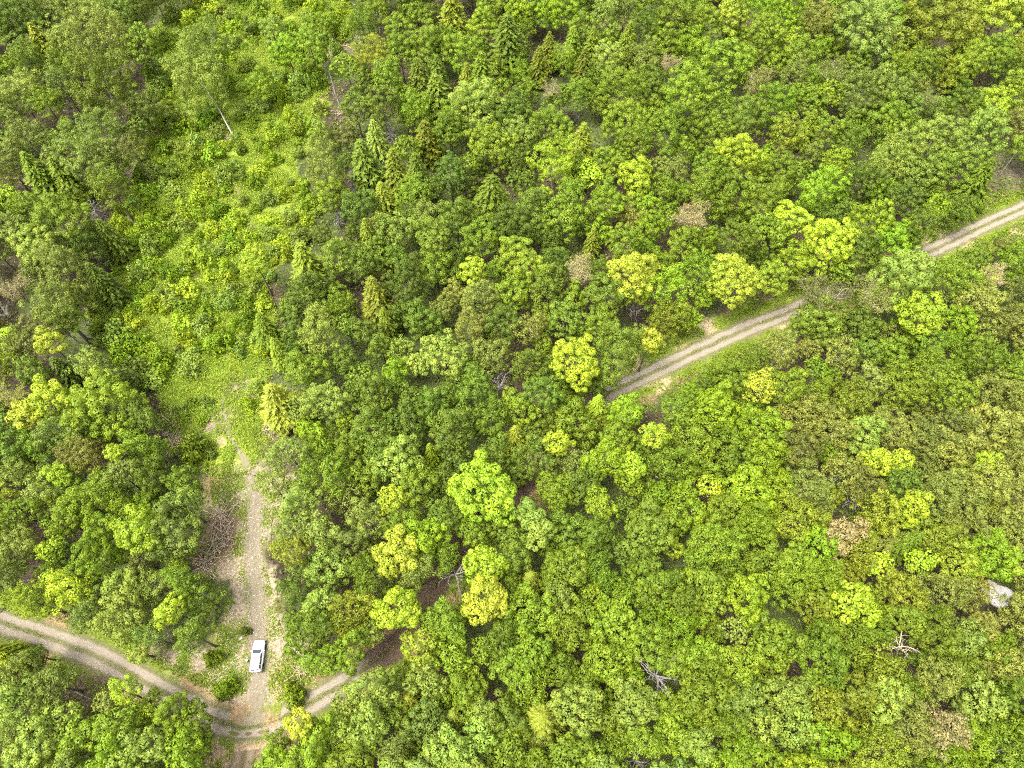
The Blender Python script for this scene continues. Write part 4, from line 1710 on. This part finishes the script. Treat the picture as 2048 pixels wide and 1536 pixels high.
# greenhouse: belt ring to roof ring
belt = lambda z, yf, yr, w: [(-w, yr, z), (w, yr, z), (w * 0.97, yf, z), (-w * 0.97, yf, z)]
loft("cabin", [belt(1.06, 1.0, -2.28, 0.87), belt(1.10, 0.95, -2.26, 0.86), belt(1.60, 0.22, -1.98, 0.69), belt(1.66, 0.10, -1.92, 0.64)], M_PAINT, car, bevel=0.04, smooth=False)
roof = loft("roof", [belt(1.655, 0.08, -1.95, 0.64), belt(1.70, 0.0, -1.88, 0.60)], M_PAINT, car, bevel=0.02, smooth=False)
panel("sunroof", [(-0.40, -0.62, 1.706), (0.40, -0.62, 1.706), (0.40, -0.20, 1.706), (-0.40, -0.20, 1.706)], M_GLASS, roof, 0.006)
for s in (-1, 1):
    rail = box("roof_rail", (s * 0.55, -0.95, 1.755), (0.04, 1.6, 0.03), M_BLACK if False else M_RIM, roof, 0.008)
for yy in (-0.72, -1.15, -1.58):
    box("roof_rib", (0, yy - 0.1, 1.708), (0.86, 0.02, 0.012), M_RIM, roof, 0.0)


def lerp(a, b, t): return tuple(x + (y - x) * t for x, y in zip(a, b))


def quad_on(fl, fr, tr, tl, u0, u1, v0, v1, push=0.012):
    def P(u, v): return lerp(lerp(fl, fr, u), lerp(tl, tr, u), v)
    return [P(u0, v0), P(u1, v0), P(u1, v1), P(u0, v1)]


B0, B1 = belt(1.10, 0.95, -2.26, 0.86), belt(1.60, 0.22, -1.98, 0.69)
panel("windscreen", quad_on(B0[2], B0[3], B1[3], B1[2], 0.05, 0.95, 0.06, 0.97), M_GLASS, car)
panel("rear_window", quad_on(B0[0], B0[1], B1[1], B1[0], 0.08, 0.92, 0.12, 0.92), M_GLASS, car)
for a, b, c, d in ((B0[1], B0[2], B1[2], B1[1]), (B0[3], B0[0], B1[0], B1[3])):
    flip = a is B0[3]
    for (u0, u1) in ((0.05, 0.24), (0.28, 0.58), (0.61, 0.90)):
        if flip: u0, u1 = 1 - u1, 1 - u0
        panel("side_window", quad_on(a, b, c, d, u0, u1, 0.10, 0.90), M_GLASS, car)
for s in (-1, 1):
    dr = box("mirror", (s * 1.0, 0.72, 1.12), (0.2, 0.12, 0.15), M_PAINT, car, 0.03)
    for yy in (0.18, -0.85):
        d_ = panel("door", [(s * 0.934, yy - 0.45, 0.42), (s * 0.934, yy + 0.45, 0.42), (s * 0.925, yy + 0.45, 0.95), (s * 0.925, yy - 0.45, 0.95)], M_PAINT, car, 0.008)
        box("handle", (s * 0.945, yy - 0.3, 0.88), (0.03, 0.16, 0.03), M_PAINT, d_, 0.008)
    box("headlight", (s * 0.62, 2.29, 0.80), (0.34, 0.16, 0.14), M_LAMP, car, 0.03)
    box("tail_light", (s * 0.80, -2.34, 0.98), (0.14, 0.12, 0.34), M_RED, car, 0.02)
    for yy in (1.45, -1.42):
        arch = []
        for xx in (s * 0.78, s * 0.945):
            arch.append([(xx, yy + 0.42 * math.cos(k * math.pi / 8), 0.36 + 0.42 * math.sin(k * math.pi / 8)) for k in range(16)])
        loft("wheel_arch", arch, M_BLACK, car)
        wh = empty("wheel")
        wh.parent = car
        wh.location = (s * 0.84, yy, 0.24)
        for nm, mt, prof in (("tyre", M_TYRE, [(-0.11, 0.2), (-0.12, 0.31), (-0.08, 0.345), (0.08, 0.345), (0.12, 0.31), (0.11, 0.2)]),
                             ("rim", M_RIM, [(-0.10, 0.02), (-0.10, 0.205), (0.10, 0.205), (0.075, 0.12), (0.10, 0.02)])):
            loft(nm, [[(s * dx, rr * math.cos(k * math.pi / 10), rr * math.sin(k * math.pi / 10)) for k in range(20)] for dx, rr in prof], mt, wh)
box("front_bumper", (0, 2.36, 0.50), (1.45, 0.14, 0.22), M_BLACK, car, 0.04)
box("grille", (0, 2.375, 0.76), (0.85, 0.05, 0.16), M_BLACK, car, 0.01)
box("rear_bumper", (0, -2.37, 0.52), (1.6, 0.16, 0.24), M_BLACK, car, 0.04)
box("number_plate", (0, -2.40, 0.80), (0.34, 0.02, 0.17), M_LAMP, car, 0.004)
box("spoiler", (0, -1.98, 1.66), (1.15, 0.22, 0.035), M_PAINT, car, 0.012)
for s in (-1, 1):
    box("wiper", (s * 0.3, 0.93, 1.14), (0.5, 0.02, 0.02), M_BLACK, car, 0.004)

# ------------------------------------------------------------------ person beside the car
M_SKIN = plain("skin", (0.52, 0.34, 0.26), 0.6)
M_DARK = plain("dark_clothes", (0.035, 0.035, 0.045), 0.85)
M_TOP = plain("pale_hat", (0.62, 0.53, 0.50), 0.8)
pp = at(496.0, 1322.0, 1.0)
person = empty("person", (pp.x, pp.y, 0.09), math.atan2(mid.y - pp.y, mid.x - pp.x) - math.pi / 2)
tag(person, "person in dark clothes and pale hat standing beside the white car", "person")


def skin(name, verts, edges, radii, mat, parent, root=0, sub=2):
    me = bpy.data.meshes.new(name)
    me.from_pydata(verts, edges, [])
    o = obj(name, me, parent, mat)
    md = o.modifiers.new("skin", 'SKIN')
    for i, r_ in enumerate(radii):
        me.skin_vertices[0].data[i].radius = (r_, r_) if not isinstance(r_, tuple) else r_
    me.skin_vertices[0].data[root].use_root = True
    md.use_smooth_shade = True
    sd = o.modifiers.new("sub", 'SUBSURF')
    sd.levels = sd.render_levels = sub
    return o


bv = [(0, 0, 0.95), (0, 0, 1.15), (0, 0, 1.36), (0, 0, 1.47), (0, 0.01, 1.56), (0, 0.02, 1.66), (0, 0.01, 1.75),
      (0.10, 0, 0.90), (0.11, 0.03, 0.50), (0.12, -0.01, 0.09), (0.12, 0.12, 0.04),
      (-0.10, 0, 0.90), (-0.12, 0.05, 0.50), (-0.13, 0.0, 0.09), (-0.13, 0.13, 0.04),
      (0.19, 0, 1.40), (0.25, 0.0, 1.14), (0.22, 0.16, 0.98), (0.20, 0.22, 0.94),
      (-0.19, 0, 1.40), (-0.26, -0.02, 1.14), (-0.25, 0.10, 0.92), (-0.25, 0.13, 0.86)]
be = [(0, 1), (1, 2), (2, 3), (3, 4), (4, 5), (5, 6), (0, 7), (7, 8), (8, 9), (9, 10), (0, 11), (11, 12), (12, 13), (13, 14),
      (2, 15), (15, 16), (16, 17), (17, 18), (2, 19), (19, 20), (20, 21), (21, 22)]
brd = [(0.15, 0.11), (0.14, 0.10), (0.17, 0.11), 0.065, 0.085, 0.095, 0.07, 0.088, 0.062, 0.045, 0.04, 0.088, 0.062, 0.045, 0.04,
       0.062, 0.048, 0.036, 0.035, 0.062, 0.048, 0.036, 0.035]
bo = skin("body", bv, be, brd, M_DARK, person)
hd_o = skin("head", [(0, 0.02, 1.56), (0, 0.03, 1.64), (0, 0.02, 1.72)], [(0, 1), (1, 2)], [0.085, 0.105, 0.09], M_SKIN, person)
skin("nose", [(0, 0.12, 1.65), (0, 0.15, 1.63)], [(0, 1)], [0.018, 0.014], M_SKIN, hd_o, sub=1)
for s in (-1, 1):
    skin("ear", [(s * 0.10, 0.02, 1.66), (s * 0.112, 0.015, 1.63)], [(0, 1)], [0.02, 0.015], M_SKIN, hd_o, sub=1)
    hx, hy, hz = (0.20, 0.22, 0.94) if s > 0 else (-0.25, 0.13, 0.86)
    hand = skin("hand", [(hx, hy, hz), (hx, hy + 0.03, hz - 0.07)], [(0, 1)], [0.036, 0.034], M_SKIN, person, sub=1)
    for k in range(5):
        fx = hx + s * (-0.03 + 0.015 * k)
        ln = (0.05, 0.075, 0.08, 0.075, 0.06)[k]
        skin("finger", [(fx, hy + 0.03, hz - 0.08), (fx, hy + 0.045, hz - 0.08 - ln * 0.6), (fx, hy + 0.035, hz - 0.08 - ln)], [(0, 1), (1, 2)], [0.009, 0.008, 0.007], M_SKIN, hand, sub=1)
loft("hat", [[(r_ * math.cos(k * math.pi / 10), 0.02 + r_ * math.sin(k * math.pi / 10), z) for k in range(20)] for r_, z in ((0.19, 1.705), (0.19, 1.715), (0.115, 1.725), (0.108, 1.80), (0.06, 1.835), (0.01, 1.84))], M_TOP, person)

for (x, y, z, s, sd, lab) in BOULDER_SPOTS:
    o = boulder(x, y, s, lab, sd)
